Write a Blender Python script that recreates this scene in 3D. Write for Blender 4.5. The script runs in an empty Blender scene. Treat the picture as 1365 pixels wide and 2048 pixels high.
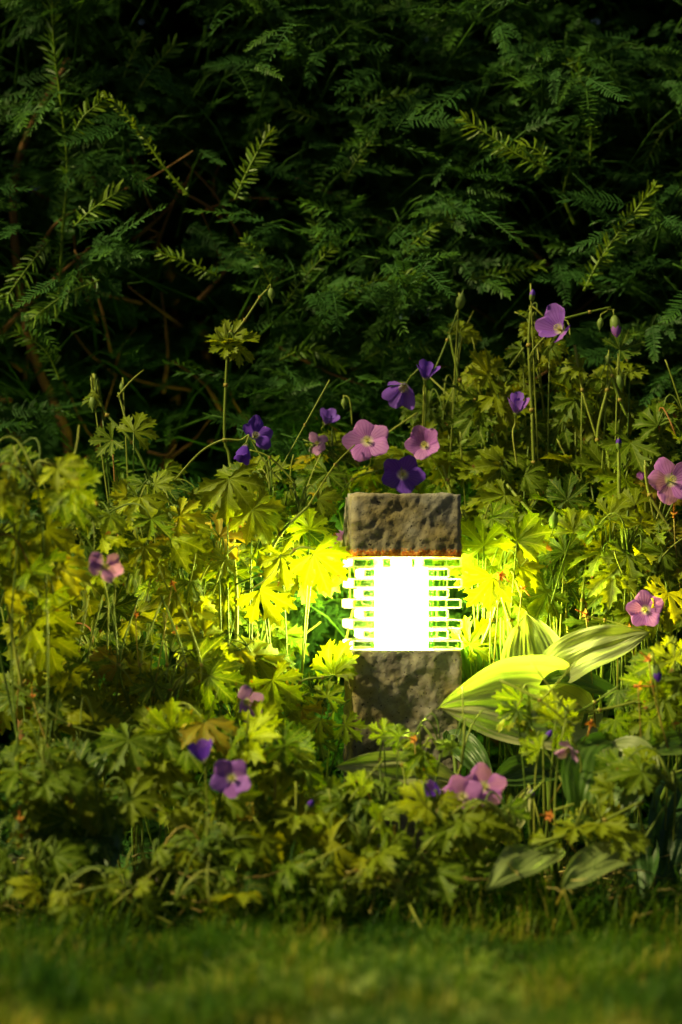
import bpy, math, random
import numpy as np
from mathutils import Vector, Matrix, noise

R = random.Random(7)
NR = np.random.RandomState(7)
rad = math.radians
sc = bpy.context.scene
COL = sc.collection

# ------------------------------------------------------------------ camera
F = 85 / 36 * 2048            # focal length in pixels of the 1365 x 2048 frame
HORIZON = 1185                # row of the horizon in that frame
CAM_H = (1800 - HORIZON) / F * 2.7
PITCH = math.atan((1024 - HORIZON) / F)
CAM = Vector((0, -2.7, CAM_H))
FW = Vector((0, math.cos(PITCH), -math.sin(PITCH)))
UP = Vector((0, math.sin(PITCH), math.cos(PITCH)))
RT = Vector((1, 0, 0))
cd = bpy.data.cameras.new('camera')
cd.sensor_fit = 'VERTICAL'; cd.sensor_height = 36; cd.sensor_width = 24; cd.lens = 85
cd.clip_start = 0.05; cd.clip_end = 500
cd.dof.use_dof = True; cd.dof.focus_distance = 2.74; cd.dof.aperture_fstop = 2.9
cam = bpy.data.objects.new('camera', cd); COL.objects.link(cam)
cam.location = CAM; cam.rotation_euler = (math.pi / 2 - PITCH, 0, 0)
sc.camera = cam

# ------------------------------------------------------------------ sky, warm fill, exposure
SUN_DIR = Vector((.70, .27, -.66)).normalized()          # the way the added warm fill travels
SUN_EL = math.degrees(math.asin(-SUN_DIR.z)); SUN_AZ = math.degrees(math.atan2(-SUN_DIR.x, -SUN_DIR.y))
w = bpy.data.worlds.new('World'); sc.world = w; w.use_nodes = True
wn = w.node_tree.nodes; wl = w.node_tree.links
bg = wn['Background']
sky = wn.new('ShaderNodeTexSky'); sky.sky_type = 'NISHITA'; sky.sun_disc = False
sky.sun_elevation = rad(SUN_EL); sky.sun_rotation = rad(SUN_AZ); sky.ozone_density = 4.0
sky.air_density = 1.6
wl.new(sky.outputs[0], bg.inputs[0]); bg.inputs[1].default_value = 0.006
sl = bpy.data.lights.new('warm_fill', 'SUN'); sl.energy = 1.6; sl.angle = rad(4); sl.color = (1, .88, .36)  # added fill to brighten leaves and hedge; no such source stands in the garden
so = bpy.data.objects.new('warm_fill', sl); COL.objects.link(so)
so.rotation_euler = SUN_DIR.to_track_quat('-Z', 'Y').to_euler()
LAMP = 480.0
LAMP_COL = (1.0, .74, .34)
sc.view_settings.view_transform = 'Standard'; sc.view_settings.look = 'None'
sc.view_settings.exposure = 2.2; sc.view_settings.gamma = 1
sc.cycles.max_bounces = 10; sc.cycles.diffuse_bounces = 5; sc.cycles.transmission_bounces = 8
sc.cycles.transparent_max_bounces = 32; sc.cycles.sample_clamp_indirect = 4
sc.cycles.use_denoising = True

def P(px, py, d):
    return CAM + FW * d + RT * ((px - 682.5) / F * d) + UP * ((1024 - py) / F * d)
def V(r, u, t):               # direction: right, up, towards the camera
    return Vector((r, -t, u)).normalized()

# ------------------------------------------------------------------ materials
def mat(name):
    m = bpy.data.materials.new(name); m.use_nodes = True
    nt = m.node_tree; nt.nodes.clear()
    out = nt.nodes.new('ShaderNodeOutputMaterial')
    return m, nt, out
def N(nt, t, **k):
    n = nt.nodes.new(t)
    for a, b in k.items(): setattr(n, a, b)
    return n
def L(nt, a, b): nt.links.new(a, b)
def mathn(nt, op, a, b=None, clamp=False):
    n = N(nt, 'ShaderNodeMath', operation=op, use_clamp=clamp)
    for i, v in enumerate((a, b)):
        if v is None: continue
        if isinstance(v, (int, float)): n.inputs[i].default_value = v
        else: L(nt, v, n.inputs[i])
    return n.outputs[0]
def ramp(nt, fac, stops):
    n = N(nt, 'ShaderNodeValToRGB'); L(nt, fac, n.inputs[0])
    e = n.color_ramp.elements
    while len(e) < len(stops): e.new(.5)
    for i, (p, c) in enumerate(stops):
        e[i].position = p; e[i].color = (*c, 1)
    return n.outputs[0]
def mixc(nt, fac, a, b, mode='MIX'):
    n = N(nt, 'ShaderNodeMix', data_type='RGBA', blend_type=mode)
    for s, v in ((0, fac), (6, a), (7, b)):
        if isinstance(v, (int, float)): n.inputs[s].default_value = v
        elif isinstance(v, tuple): n.inputs[s].default_value = (*v, 1)
        else: L(nt, v, n.inputs[s])
    return n.outputs[2]
def noise_tex(nt, scale, detail=3, rough=.6, coord=None):
    n = N(nt, 'ShaderNodeTexNoise'); n.inputs['Scale'].default_value = scale
    n.inputs['Detail'].default_value = detail; n.inputs['Roughness'].default_value = rough
    if coord is None:
        g = N(nt, 'ShaderNodeTexCoord'); coord = g.outputs['Object']
    L(nt, coord, n.inputs['Vector'])
    return n.outputs['Fac']
def leafy(nt, out, col, trans_col, trans=.4, rough=.5, spec=.35, bump=None):
    p = N(nt, 'ShaderNodeBsdfPrincipled'); p.inputs['Roughness'].default_value = rough
    p.inputs['Specular IOR Level'].default_value = spec
    t = N(nt, 'ShaderNodeBsdfTranslucent'); mx = N(nt, 'ShaderNodeMixShader'); mx.inputs[0].default_value = trans
    if isinstance(col, tuple): p.inputs['Base Color'].default_value = (*col, 1)
    else: L(nt, col, p.inputs['Base Color'])
    if isinstance(trans_col, tuple): t.inputs[0].default_value = (*trans_col, 1)
    else: L(nt, trans_col, t.inputs[0])
    if bump is not None:
        L(nt, bump, p.inputs['Normal'])
    L(nt, p.outputs[0], mx.inputs[1]); L(nt, t.outputs[0], mx.inputs[2]); L(nt, mx.outputs[0], out.inputs[0])
    return p
def bumpn(nt, h, strength, dist):
    b = N(nt, 'ShaderNodeBump'); b.inputs['Strength'].default_value = strength; b.inputs['Distance'].default_value = dist
    L(nt, h, b.inputs['Height']); return b.outputs[0]
def uvs(nt):
    u = N(nt, 'ShaderNodeUVMap'); u.uv_map = 'UVMap'
    s = N(nt, 'ShaderNodeSeparateXYZ'); L(nt, u.outputs[0], s.inputs[0])
    return s.outputs[0], s.outputs[1]
def rnd(nt):
    a = N(nt, 'ShaderNodeAttribute'); a.attribute_name = 'rnd'
    return a.outputs['Fac']

def m_leaf():
    m, nt, out = mat('cranesbill leaf')
    u, v = uvs(nt); r = rnd(nt)
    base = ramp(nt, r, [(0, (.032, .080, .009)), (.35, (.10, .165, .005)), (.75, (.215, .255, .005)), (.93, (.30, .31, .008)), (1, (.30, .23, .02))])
    n = noise_tex(nt, 60, 4)
    base = mixc(nt, mathn(nt, 'MULTIPLY', n, .75), base, mixc(nt, 1.0, base, (.45, .55, .5), 'MULTIPLY'))
    au = mathn(nt, 'ABSOLUTE', u)
    mid = mathn(nt, 'LESS_THAN', au, .075)
    side = mathn(nt, 'PINGPONG', mathn(nt, 'MULTIPLY', mathn(nt, 'SUBTRACT', v, mathn(nt, 'MULTIPLY', au, .22)), 6.2), .5)
    sidev = mathn(nt, 'LESS_THAN', side, .05)
    vein = mathn(nt, 'MAXIMUM', mid, mathn(nt, 'MULTIPLY', sidev, .7))
    col = mixc(nt, mathn(nt, 'MULTIPLY', vein, .7), base, (.26, .32, .05))
    age = mathn(nt, 'GREATER_THAN', mathn(nt, 'ADD', noise_tex(nt, 75, 3), mathn(nt, 'MULTIPLY', mathn(nt, 'MULTIPLY', v, v), .16)), .78)
    col = mixc(nt, age, col, (.17, .085, .02))
    b = bumpn(nt, mathn(nt, 'SUBTRACT', side, vein), .35, .0007)
    tr = mixc(nt, 1.0, col, (2.7, 2.0, .5), 'MULTIPLY')
    leafy(nt, out, col, tr, .46, .5, .18, b)
    return m
def m_simple(name, stops, nscale=80, trans=.3, rough=.5, spec=.3, tmul=(1.8, 1.7, 1.0), namt=.5):
    m, nt, out = mat(name)
    base = ramp(nt, rnd(nt), stops)
    n = noise_tex(nt, nscale, 3)
    base = mixc(nt, mathn(nt, 'MULTIPLY', n, namt), base, mixc(nt, 1.0, base, (.5, .55, .5), 'MULTIPLY'))
    tr = mixc(nt, 1.0, base, tmul, 'MULTIPLY')
    leafy(nt, out, base, tr, trans, rough, spec, bumpn(nt, n, .4, .001))
    return m
def m_hosta():
    m, nt, out = mat('hosta leaf')
    u, v = uvs(nt); r = rnd(nt)
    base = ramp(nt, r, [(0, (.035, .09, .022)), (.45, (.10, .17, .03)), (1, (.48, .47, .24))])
    n = noise_tex(nt, 45, 5)
    base = mixc(nt, mathn(nt, 'MULTIPLY', n, .7), base, mixc(nt, 1.0, base, (.55, .62, .5), 'MULTIPLY'))
    vv = mathn(nt, 'PINGPONG', mathn(nt, 'MULTIPLY', mathn(nt, 'ADD', u, mathn(nt, 'MULTIPLY', mathn(nt, 'SUBTRACT', noise_tex(nt, 18, 3), .5), .10)), 6.0), .5)
    vein = mathn(nt, 'LESS_THAN', vv, .06)
    sp = noise_tex(nt, 130, 2)
    spot = mathn(nt, 'GREATER_THAN', sp, .74)
    col = mixc(nt, mathn(nt, 'MULTIPLY', vein, .35), base, mixc(nt, 1.0, base, (.45, .6, .4), 'MULTIPLY'))
    col = mixc(nt, spot, col, (.16, .11, .03))
    tr = mixc(nt, 1.0, col, (1.6, 1.6, .8), 'MULTIPLY')
    leafy(nt, out, col, tr, .32, .42, .45, bumpn(nt, mathn(nt, 'ADD', vv, mathn(nt, 'MULTIPLY', n, .4)), .55, .002))
    return m
def m_petal():
    m, nt, out = mat('cranesbill petal')
    u, v = uvs(nt); r = rnd(nt)
    base = ramp(nt, r, [(0, (.12, .035, .55)), (.45, (.26, .11, .74)), (.7, (.45, .15, .64)), (1, (.62, .33, .66))])
    vv = mathn(nt, 'PINGPONG', mathn(nt, 'MULTIPLY', u, 3.4), .5)
    vein = mathn(nt, 'LESS_THAN', vv, .10)
    fade = mathn(nt, 'SUBTRACT', 1.05, v, True)
    col = mixc(nt, mathn(nt, 'MULTIPLY', mathn(nt, 'MULTIPLY', vein, fade), 1.0), base, mixc(nt, 1.0, base, (.42, .12, .5), 'MULTIPLY'))
    basef = mathn(nt, 'SUBTRACT', 1.0, mathn(nt, 'MULTIPLY', v, 3.6), True)
    col = mixc(nt, basef, col, (.75, .72, .45))
    leafy(nt, out, col, col, .45, .6, .2, bumpn(nt, vv, .3, .0008))
    return m
def m_stone():
    m, nt, out = mat('rough stone')
    n1 = noise_tex(nt, 26, 6, .65); n2 = noise_tex(nt, 9, 4)
    base = ramp(nt, n1, [(.3, (.10, .08, .06)), (.45, (.16, .138, .115)), (.58, (.22, .20, .18)), (.75, (.32, .29, .265))])
    och = ramp(nt, n2, [(.46, (0, 0, 0)), (.62, (1, 1, 1))])
    base = mixc(nt, mathn(nt, 'MULTIPLY', och, .8), base, (.26, .19, .05))
    n3 = noise_tex(nt, 420, 2, .5)
    pit = ramp(nt, n3, [(.655, (0, 0, 0)), (.70, (1, 1, 1))])
    n4 = noise_tex(nt, 170, 2, .5)
    pit2 = ramp(nt, n4, [(.70, (0, 0, 0)), (.73, (1, 1, 1))])
    pt = mathn(nt, 'MAXIMUM', pit, pit2)
    # orange flecks in the stone colour along the rims next to the glass
    a = N(nt, 'ShaderNodeAttribute'); a.attribute_name = 'rim_orange'
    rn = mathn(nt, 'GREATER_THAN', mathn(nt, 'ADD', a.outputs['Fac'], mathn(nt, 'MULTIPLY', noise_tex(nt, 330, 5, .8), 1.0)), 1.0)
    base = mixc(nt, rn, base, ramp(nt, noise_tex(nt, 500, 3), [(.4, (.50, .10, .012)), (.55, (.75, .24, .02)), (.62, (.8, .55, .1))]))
    col = mixc(nt, pt, base, (.03, .025, .02))
    p = N(nt, 'ShaderNodeBsdfPrincipled'); p.inputs['Roughness'].default_value = .85
    p.inputs['Specular IOR Level'].default_value = .25
    L(nt, col, p.inputs['Base Color'])
    h = mathn(nt, 'SUBTRACT', mathn(nt, 'ADD', mathn(nt, 'MULTIPLY', n1, 1.5), mathn(nt, 'MULTIPLY', noise_tex(nt, 90, 5, .7), .8)), mathn(nt, 'MULTIPLY', pt, .7))
    L(nt, bumpn(nt, h, .6, .003), p.inputs['Normal'])
    L(nt, p.outputs[0], out.inputs[0])
    return m
def m_glass():
    m, nt, out = mat('green edged glass')
    n = noise_tex(nt, 160, 4, .7)
    fleck = ramp(nt, n, [(.6, (0, 0, 0)), (.72, (1, 1, 1))])
    tr = N(nt, 'ShaderNodeBsdfTransparent')
    L(nt, mixc(nt, mathn(nt, 'MULTIPLY', fleck, .5), (.48, .56, .31), (.66, .72, .46)), tr.inputs[0])
    gl = N(nt, 'ShaderNodeBsdfGlossy'); gl.inputs['Roughness'].default_value = .06
    L(nt, bumpn(nt, n, .5, .002), gl.inputs['Normal'])
    fr = N(nt, 'ShaderNodeFresnel'); fr.inputs[0].default_value = 1.5
    mx = N(nt, 'ShaderNodeMixShader'); mx.inputs[0].default_value = .003
    L(nt, tr.outputs[0], mx.inputs[1]); L(nt, gl.outputs[0], mx.inputs[2])
    df = N(nt, 'ShaderNodeBsdfTranslucent'); df.inputs[0].default_value = (.07, .36, .05, 1)
    m2 = N(nt, 'ShaderNodeMixShader')
    L(nt, mathn(nt, 'MULTIPLY', n, .010), m2.inputs[0]); L(nt, mx.outputs[0], m2.inputs[1]); L(nt, df.outputs[0], m2.inputs[2])
    L(nt, m2.outputs[0], out.inputs[0])
    return m
def m_frost(clear):
    m, nt, out = mat('ground edge and reflection white')
    t = N(nt, 'ShaderNodeBsdfTranslucent'); t.inputs[0].default_value = (.86, .97, .88, 1)
    d = N(nt, 'ShaderNodeBsdfDiffuse'); d.inputs[0].default_value = (.86, .97, .88, 1)
    tp = N(nt, 'ShaderNodeBsdfTransparent'); tp.inputs[0].default_value = (.9, 1, .92, 1)
    a = N(nt, 'ShaderNodeMixShader'); a.inputs[0].default_value = .4
    L(nt, t.outputs[0], a.inputs[1]); L(nt, d.outputs[0], a.inputs[2])
    b = N(nt, 'ShaderNodeMixShader'); b.inputs[0].default_value = clear
    L(nt, a.outputs[0], b.inputs[1]); L(nt, tp.outputs[0], b.inputs[2]); L(nt, b.outputs[0], out.inputs[0])
    return m
def m_emit():
    m, nt, out = mat('lit diffuser')
    e = N(nt, 'ShaderNodeEmission'); e.inputs[0].default_value = (*LAMP_COL, 1); e.inputs[1].default_value = LAMP
    L(nt, e.outputs[0], out.inputs[0]); return m
def m_ground():
    m, nt, out = mat('garden soil')
    n = noise_tex(nt, 14, 6); n2 = noise_tex(nt, 120, 4)
    base = ramp(nt, n, [(.3, (.018, .012, .007)), (.6, (.04, .028, .014)), (.8, (.05, .055, .018))])
    p = N(nt, 'ShaderNodeBsdfPrincipled'); p.inputs['Roughness'].default_value = .95
    L(nt, base, p.inputs['Base Color']); L(nt, bumpn(nt, mathn(nt, 'ADD', n, n2), 1, .01), p.inputs['Normal'])
    L(nt, p.outputs[0], out.inputs[0]); return m

M = dict(
    leaf=m_leaf(), hosta=m_hosta(), petal=m_petal(), stone=m_stone(), glass=m_glass(), frost=m_frost(.89), ground=m_frost(.25), emit=m_emit(), soil=m_ground(),  # 'ground' whitens the plates' left faces, a reflection put into the material
    stem=m_simple('green stem', [(0, (.08, .14, .018)), (.5, (.13, .19, .022)), (.9, (.34, .36, .06)), (1, (.32, .13, .04))], 120, .2),
    calyx=m_simple('calyx', [(0, (.13, .22, .05)), (.6, (.22, .28, .06)), (1, (.45, .14, .03))], 200, .3),
    stamen=m_simple('stamen', [(0, (.5, .55, .12)), (1, (.65, .6, .2))], 200, .3),
    yew=m_simple('yew needle', [(0, (.035, .10, .022)), (.5, (.075, .17, .014)), (.85, (.16, .25, .012)), (1, (.20, .25, .015))], 20, .25, .5, .15),
    yewnew=m_simple('new yew growth', [(0, (.04, .12, .018)), (.5, (.10, .19, .014)), (1, (.23, .31, .014))], 60, .3, .45, .2),
    twig=m_simple('yew twig', [(0, (.05, .03, .015)), (.6, (.10, .055, .02)), (1, (.17, .19, .03))], 70, .0, .8, .15),
    bark=m_simple('yew bark', [(0, (.16, .08, .035)), (1, (.26, .13, .05))], 40, .0, .85, .15, namt=.9),
    grass=m_simple('grass blade', [(0, (.015, .055, .011)), (.5, (.045, .105, .007)), (.9, (.12, .17, .009)), (1, (.32, .27, .06))], 8, .42, .5, .12),
    straw=m_simple('dead stem', [(0, (.16, .10, .03)), (.6, (.34, .27, .09)), (1, (.5, .42, .18))], 90, .15, .7, .2),
    seed=m_simple('dry calyx', [(0, (.45, .10, .03)), (1, (.58, .30, .06))], 150, .25, .7, .2),
)

# ------------------------------------------------------------------ mesh accumulator
class T:                                    # template: verts, quads, uv
    def __init__(s, v, q, uv, r=None):
        s.v = np.array(v, float); s.q = np.array(q, np.int64).reshape(-1, 4); s.uv = np.array(uv, float)
        s.r = r
class Acc:
    def __init__(s): s.v = []; s.q = []; s.uv = []; s.r = []; s.n = 0
    def add(s, t, mt=None, o=(0, 0, 0), r=.5):
        v = t.v if mt is None else t.v @ np.asarray(mt).T
        s.v.append(v + np.asarray(o)); s.q.append(t.q + s.n); s.uv.append(t.uv)
        s.r.append(np.full(len(v), r) if t.r is None else np.clip(t.r + r, 0, 1)); s.n += len(v)
    def raw(s, v, q, uv=None, r=.5):
        v = np.asarray(v, float); s.v.append(v); s.q.append(np.asarray(q, np.int64).reshape(-1, 4) + s.n)
        s.uv.append(np.zeros((len(v), 2)) if uv is None else np.asarray(uv, float))
        s.r.append(np.full(len(v), r) if np.isscalar(r) else np.asarray(r)); s.n += len(v)
    def tube(s, pts, r0, r1=None, k=5, r=.5):
        if r1 is None: r1 = r0
        pts = [Vector(p) for p in pts]; n = len(pts); vs = []; uv = []
        prev = None
        for i, p in enumerate(pts):
            t = (pts[min(i + 1, n - 1)] - pts[max(i - 1, 0)]).normalized()
            a = (t.cross(Vector((0.3, .2, 1))) if prev is None else prev - t * prev.dot(t))
            if a.length < 1e-5: a = t.cross(Vector((1, 0, 0)))
            a.normalize(); prev = a; b = t.cross(a)
            rr = r0 + (r1 - r0) * i / (n - 1)
            for j in range(k):
                an = 2 * math.pi * j / k
                vs.append(p + (a * math.cos(an) + b * math.sin(an)) * rr); uv.append((j / k, i / (n - 1)))
        q = [(i * k + j, i * k + (j + 1) % k, (i + 1) * k + (j + 1) % k, (i + 1) * k + j) for i in range(n - 1) for j in range(k)]
        c0 = len(vs); vs.append(pts[0]); uv.append((0, 0)); vs.append(pts[-1]); uv.append((0, 1))
        for j in range(k):
            q.append((c0, (j + 1) % k, j, c0)); e = (n - 1) * k; q.append((c0 + 1, e + j, e + (j + 1) % k, c0 + 1))
        s.raw(vs, q, uv, r)
    def build(s, name, m, parent=None, origin=None, smooth=True):
        v = np.concatenate(s.v); q = np.concatenate(s.q); uv = np.concatenate(s.uv); r = np.concatenate(s.r)
        if origin is not None: v = v - np.asarray(origin)
        tri = q[:, 3] == q[:, 0]
        sizes = np.where(tri, 3, 4); loops = q.ravel()[np.column_stack([np.ones((len(q), 3), bool), ~tri]).ravel()]
        me = bpy.data.meshes.new(name)
        me.vertices.add(len(v)); me.vertices.foreach_set('co', v.astype(np.float32).ravel())
        me.loops.add(len(loops)); me.loops.foreach_set('vertex_index', loops.astype(np.int32))
        st = np.concatenate([[0], np.cumsum(sizes)[:-1]]).astype(np.int32)
        me.polygons.add(len(q)); me.polygons.foreach_set('loop_start', st)
        me.update(calc_edges=True)
        u = me.uv_layers.new(name='UVMap'); u.data.foreach_set('uv', uv[loops].astype(np.float32).ravel())
        a = me.attributes.new('rnd', 'FLOAT', 'POINT'); a.data.foreach_set('value', r.astype(np.float32))
        if smooth: me.polygons.foreach_set('use_smooth', np.ones(len(q), bool))
        me.materials.append(m); me.validate()
        o = bpy.data.objects.new(name, me); COL.objects.link(o)
        if origin is not None: o.location = origin
        if parent is not None:
            o.parent = parent; o.matrix_parent_inverse = Matrix.Translation(-Vector(parent.location))if parent.type == 'EMPTY' else Matrix.Identity(4)
        return o
def tag(o, label=None, cat=None, group=None, kind=None):
    for k, v in (('label', label), ('category', cat), ('group', group), ('kind', kind)):
        if v: o[k] = v
    return o
def empty(name, loc, label, cat, group=None):
    o = bpy.data.objects.new(name, None); COL.objects.link(o); o.location = loc; o.empty_display_size = .05
    return tag(o, label, cat, group)
def frame(y, z):                            # matrix with columns x, y(tip dir), z(normal)
    z = Vector(z).normalized(); y = Vector(y); y = (y - z * y.dot(z))
    if y.length < 1e-4: y = z.orthogonal()
    y.normalize(); x = y.cross(z)
    return np.array([[x.x, y.x, z.x], [x.y, y.y, z.y], [x.z, y.z, z.z]])
def rv(s=1.0): return Vector((R.gauss(0, s), R.gauss(0, s), R.gauss(0, s)))
def bez(a, b, c, n):
    a, b, c = Vector(a), Vector(b), Vector(c)
    return [a * (1 - t) ** 2 + b * 2 * t * (1 - t) + c * t * t for t in [i / n for i in range(n + 1)]]
def spline(pts, n=5):
    pts = [Vector(p) for p in pts]; out = []
    for i in range(len(pts) - 1):
        p0 = pts[max(i - 1, 0)]; p1 = pts[i]; p2 = pts[i + 1]; p3 = pts[min(i + 2, len(pts) - 1)]
        for j in range(n):
            t = j / n
            out.append(.5 * ((2 * p1) + (p2 - p0) * t + (2 * p0 - 5 * p1 + 4 * p2 - p3) * t * t + (3 * p1 - p0 - 3 * p2 + p3) * t ** 3))
    return out + [pts[-1]]

# ------------------------------------------------------------------ templates
def leaf_template(rs, lobes=7, droop=.35, cup=.15, fold=.25, spread=44):
    edge = [(0, 0), (.16, .064), (.29, .112), (.38, .100), (.50, .135), (.58, .205), (.735, .300), (.69, .175), (.75, .165), (.885, .215), (.84, .095), (.92, .055), (1, 0)]
    mono = [0, .15, .28, .37, .48, .56, .66, .71, .77, .84, .88, .94, 1]
    V_ = []; Q = []; UV = []
    for li in range(lobes):
        c = li - (lobes - 1) / 2
        ang = rad(c * spread + rs.uniform(-4, 4)); ln = 1.03 - .10 * abs(c) ** 1.2 + rs.uniform(-.06, .06)
        if abs(c) > 2.5: ln *= .8
        n0 = len(V_)
        bend = rs.uniform(-.10, .10); dr = droop * rs.uniform(.6, 1.4); tw = rs.uniform(-.12, .12)
        for i, (t, wd) in enumerate(edge):
            for sd in (-1, -.5, 0, .5, 1):
                j = 1 + (rs.uniform(-.15, .15) if i > 4 and abs(sd) == 1 else 0)
                tt = t if abs(sd) == 1 else mono[i] if sd == 0 else mono[i] * .7 + t * .3
                x = wd * sd * j + bend * tt * tt; y = tt
                zz = fold * abs(wd * sd) * 1.0 - dr * tt * tt + cup * tt + tw * wd * sd * 2 * tt
                if abs(sd) == .5: zz += .010 * math.sin(tt * 30)
                xr = (x * math.cos(ang) + y * math.sin(ang)) * ln; yr = (-x * math.sin(ang) + y * math.cos(ang)) * ln
                V_.append((xr, yr, zz * ln)); UV.append((sd, tt))
        for i in range(len(edge) - 1):
            for s in range(4):
                a = n0 + i * 5 + s; Q.append((a, a + 1, a + 6, a + 5))
    return T(V_, Q, UV)
rs = random.Random(3)
LEAVES = [leaf_template(rs, lobes=rs.choice((5, 6, 7)), droop=rs.uniform(.05, .6), cup=rs.uniform(-.1, .4), fold=rs.uniform(.15, .6), spread=rs.uniform(37, 45)) for _ in range(14)]
SMALL = [leaf_template(rs, lobes=rs.choice((3, 3, 5)), droop=rs.uniform(.1, .6), cup=rs.uniform(0, .5), fold=rs.uniform(.3, .8), spread=rs.uniform(38, 50)) for _ in range(8)]

def yew_template(rs, n=22, L_=.08, nl=.022, wd=.0011, droop=.3, spiral=False, arch=.1):
    a = Acc(); stem = []
    for i in range(7):
        t = i / 6; stem.append(Vector((0, t * L_, -arch * L_ * t * t)))
    a.tube(stem, .0011, .0006, 4, .55)
    for i in range(n):
        t = .04 + .96 * i / (n - 1); base = Vector((0, t * L_, -arch * L_ * t * t))
        for sd in (-1, 1):
            ln = nl * rs.uniform(.8, 1.15) * (.55 + .45 * math.sin(math.pi * min(1, .12 + t * .95)) ) * rs.uniform(.8, 1.1)
            fwd = .35 + .9 * t ** 3 + rs.uniform(-.15, .15)
            if spiral:
                an = i * 2.4 + (0 if sd > 0 else math.pi)
                out = Vector((math.cos(an), 0, math.sin(an)))
                d = (out + Vector((0, .7 + fwd * .6, 0))).normalized()
            else:
                d = Vector((sd, fwd + rs.uniform(-.15, .15), .25 + rs.uniform(-.35, .35))).normalized()
            curve = Vector((0, .3, -droop))
            p0 = base; p1 = base + d * ln * .5 + curve * ln * .08; p2 = base + d * ln + curve * ln * .35
            side = d.cross(Vector((0, 0, 1)) if not spiral else Vector((.2, 1, .3))).normalized() * wd
            m = p0.lerp(p1, .5)
            vs = [p0 - side * .6, p0 + side * .6, p1 - side, p1 + side, p1.lerp(p2, .6) - side * .75, p1.lerp(p2, .6) + side * .75, p2]
            a.raw(vs, [(0, 1, 3, 2), (2, 3, 5, 4), (4, 5, 6, 4)], None, .5 + (t - .5) * .35 + rs.uniform(-.12, .12))
    r = np.concatenate(a.r) - .5
    return T(np.concatenate(a.v), np.concatenate(a.q), np.concatenate(a.uv), r)
YEW = [yew_template(rs, rs.randint(11, 19), rs.uniform(.045, .085), rs.uniform(.014, .023), .0012, rs.uniform(.1, 1.1), spiral=k % 3 == 0, arch=rs.uniform(-.15, .4)) for k in range(15)]
YEWB = [yew_template(rs, 12, rs.uniform(.05, .08), rs.uniform(.018, .024), .0040, rs.uniform(.1, .9), arch=rs.uniform(-.1, .35)) for _ in range(5)]

# ------------------------------------------------------------------ setting
def terrain_sheet(name, ys, xs, zf, m):
    a = Acc(); vs = [(x, y, zf(x, y)) for y in ys for x in xs]; nx = len(xs)
    q = [(j * nx + i, j * nx + i + 1, (j + 1) * nx + i + 1, (j + 1) * nx + i) for j in range(len(ys) - 1) for i in range(nx - 1)]
    a.raw(vs, q); return a.build(name, m)
xs = [-80, -20, -5] + [-1.5 + .05 * i for i in range(61)] + [5, 20, 80]
ys = [-60, -15, -4] + [-2 + .05 * i for i in range(61)] + [5, 20, 120]
def gz(x, y): return .008 * noise.noise(Vector((x * 6, y * 6, 0))) if abs(x) < 2 and abs(y) < 2.2 else 0
g = terrain_sheet('ground', ys, xs, gz, M['soil']); tag(g, kind='structure', label='dark garden soil under the plants')

# ------------------------------------------------------------------ garden lamp
LP = P(813, 1800, 2.70); LP.z = 0
rot = rad(5.0)
lamp = empty('garden_lamp', (LP.x, 0, 0), 'square stone pillar lamp glowing white between stacked green glass bars', 'garden lamp')
def zpy(py): return CAM_H - (py - HORIZON) / F * 2.7
W2 = .0595
def rough_block(name, z0, z1, rim_orange, seed):
    n = 56; m = max(8, int((z1 - z0) / .12 * n)); a = Acc(); vs = []; key = {}; q = []
    def vert(x, y, z):
        k = (round(x, 6), round(y, 6), round(z, 6))
        if k in key: return key[k]
        p = Vector((x, y, z)); s = Vector((seed, seed * 2, 0))
        big = noise.fractal((p + s) * 22, 1.0, 2.0, 5) ; fine = noise.fractal((p + s) * 90, .8, 2.0, 4)
        ridge = 1 - abs(noise.noise((p + s) * Vector((30, 30, 55)).x))
        d = big * .0030 + fine * .0016 + ridge * .0020
        nx = (1 if x > W2 - 1e-5 else -1 if x < -W2 + 1e-5 else 0); ny = (1 if y > W2 - 1e-5 else -1 if y < -W2 + 1e-5 else 0)
        nz = (1 if z > z1 - 1e-5 else -1 if z < z0 + 1e-5 else 0)
        if nz and (nx or ny): d -= .0002
        if nx and ny: d -= .0015
        flatz = (nz < 0 and rim_orange) or (nz > 0 and not rim_orange)
        v = Vector((x + nx * d, y + ny * d, z + (0 if flatz else nz * d)))
        key[k] = len(vs); vs.append(v); return key[k]
    lin = lambda a_, b_, k: [a_ + (b_ - a_) * i / k for i in range(k + 1)]
    X = lin(-W2, W2, n); Z = lin(z0, z1, m)
    for (A, B, f) in ((X, Z, lambda s, t: (s, -W2, t)), (X, Z, lambda s, t: (-s, W2, t)), (X, Z, lambda s, t: (W2, s, t)), (X, Z, lambda s, t: (-W2, -s, t)),
                      (X, X, lambda s, t: (s, t, z1)), (X, X, lambda s, t: (s, -t, z0))):
        for i in range(len(A) - 1):
            for j in range(len(B) - 1):
                q.append((vert(*f(A[i], B[j])), vert(*f(A[i + 1], B[j])), vert(*f(A[i + 1], B[j + 1])), vert(*f(A[i], B[j + 1]))))
    a.raw(vs, q); o = a.build(name, M['stone'], None)
    at = o.data.attributes.new('rim_orange', 'FLOAT', 'POINT')
    at.data.foreach_set('value', [max(0, 1 - (v.z - z0) / .020) * .80 if rim_orange else (max(0, 1 - (z1 - v.z) / .008) * .42) for v in vs])
    o.parent = lamp; return o
zb, zt, ztop = zpy(1301), zpy(1114), zpy(990)
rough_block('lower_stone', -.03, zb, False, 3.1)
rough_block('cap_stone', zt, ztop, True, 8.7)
a = Acc(); k = 40
a.tube([Vector((0, 0, zb + .0005)), Vector((0, 0, zb + .03)), Vector((0, 0, zb + .06)), Vector((0, 0, zpy(1136)))], .0300, .0300, k)
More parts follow.
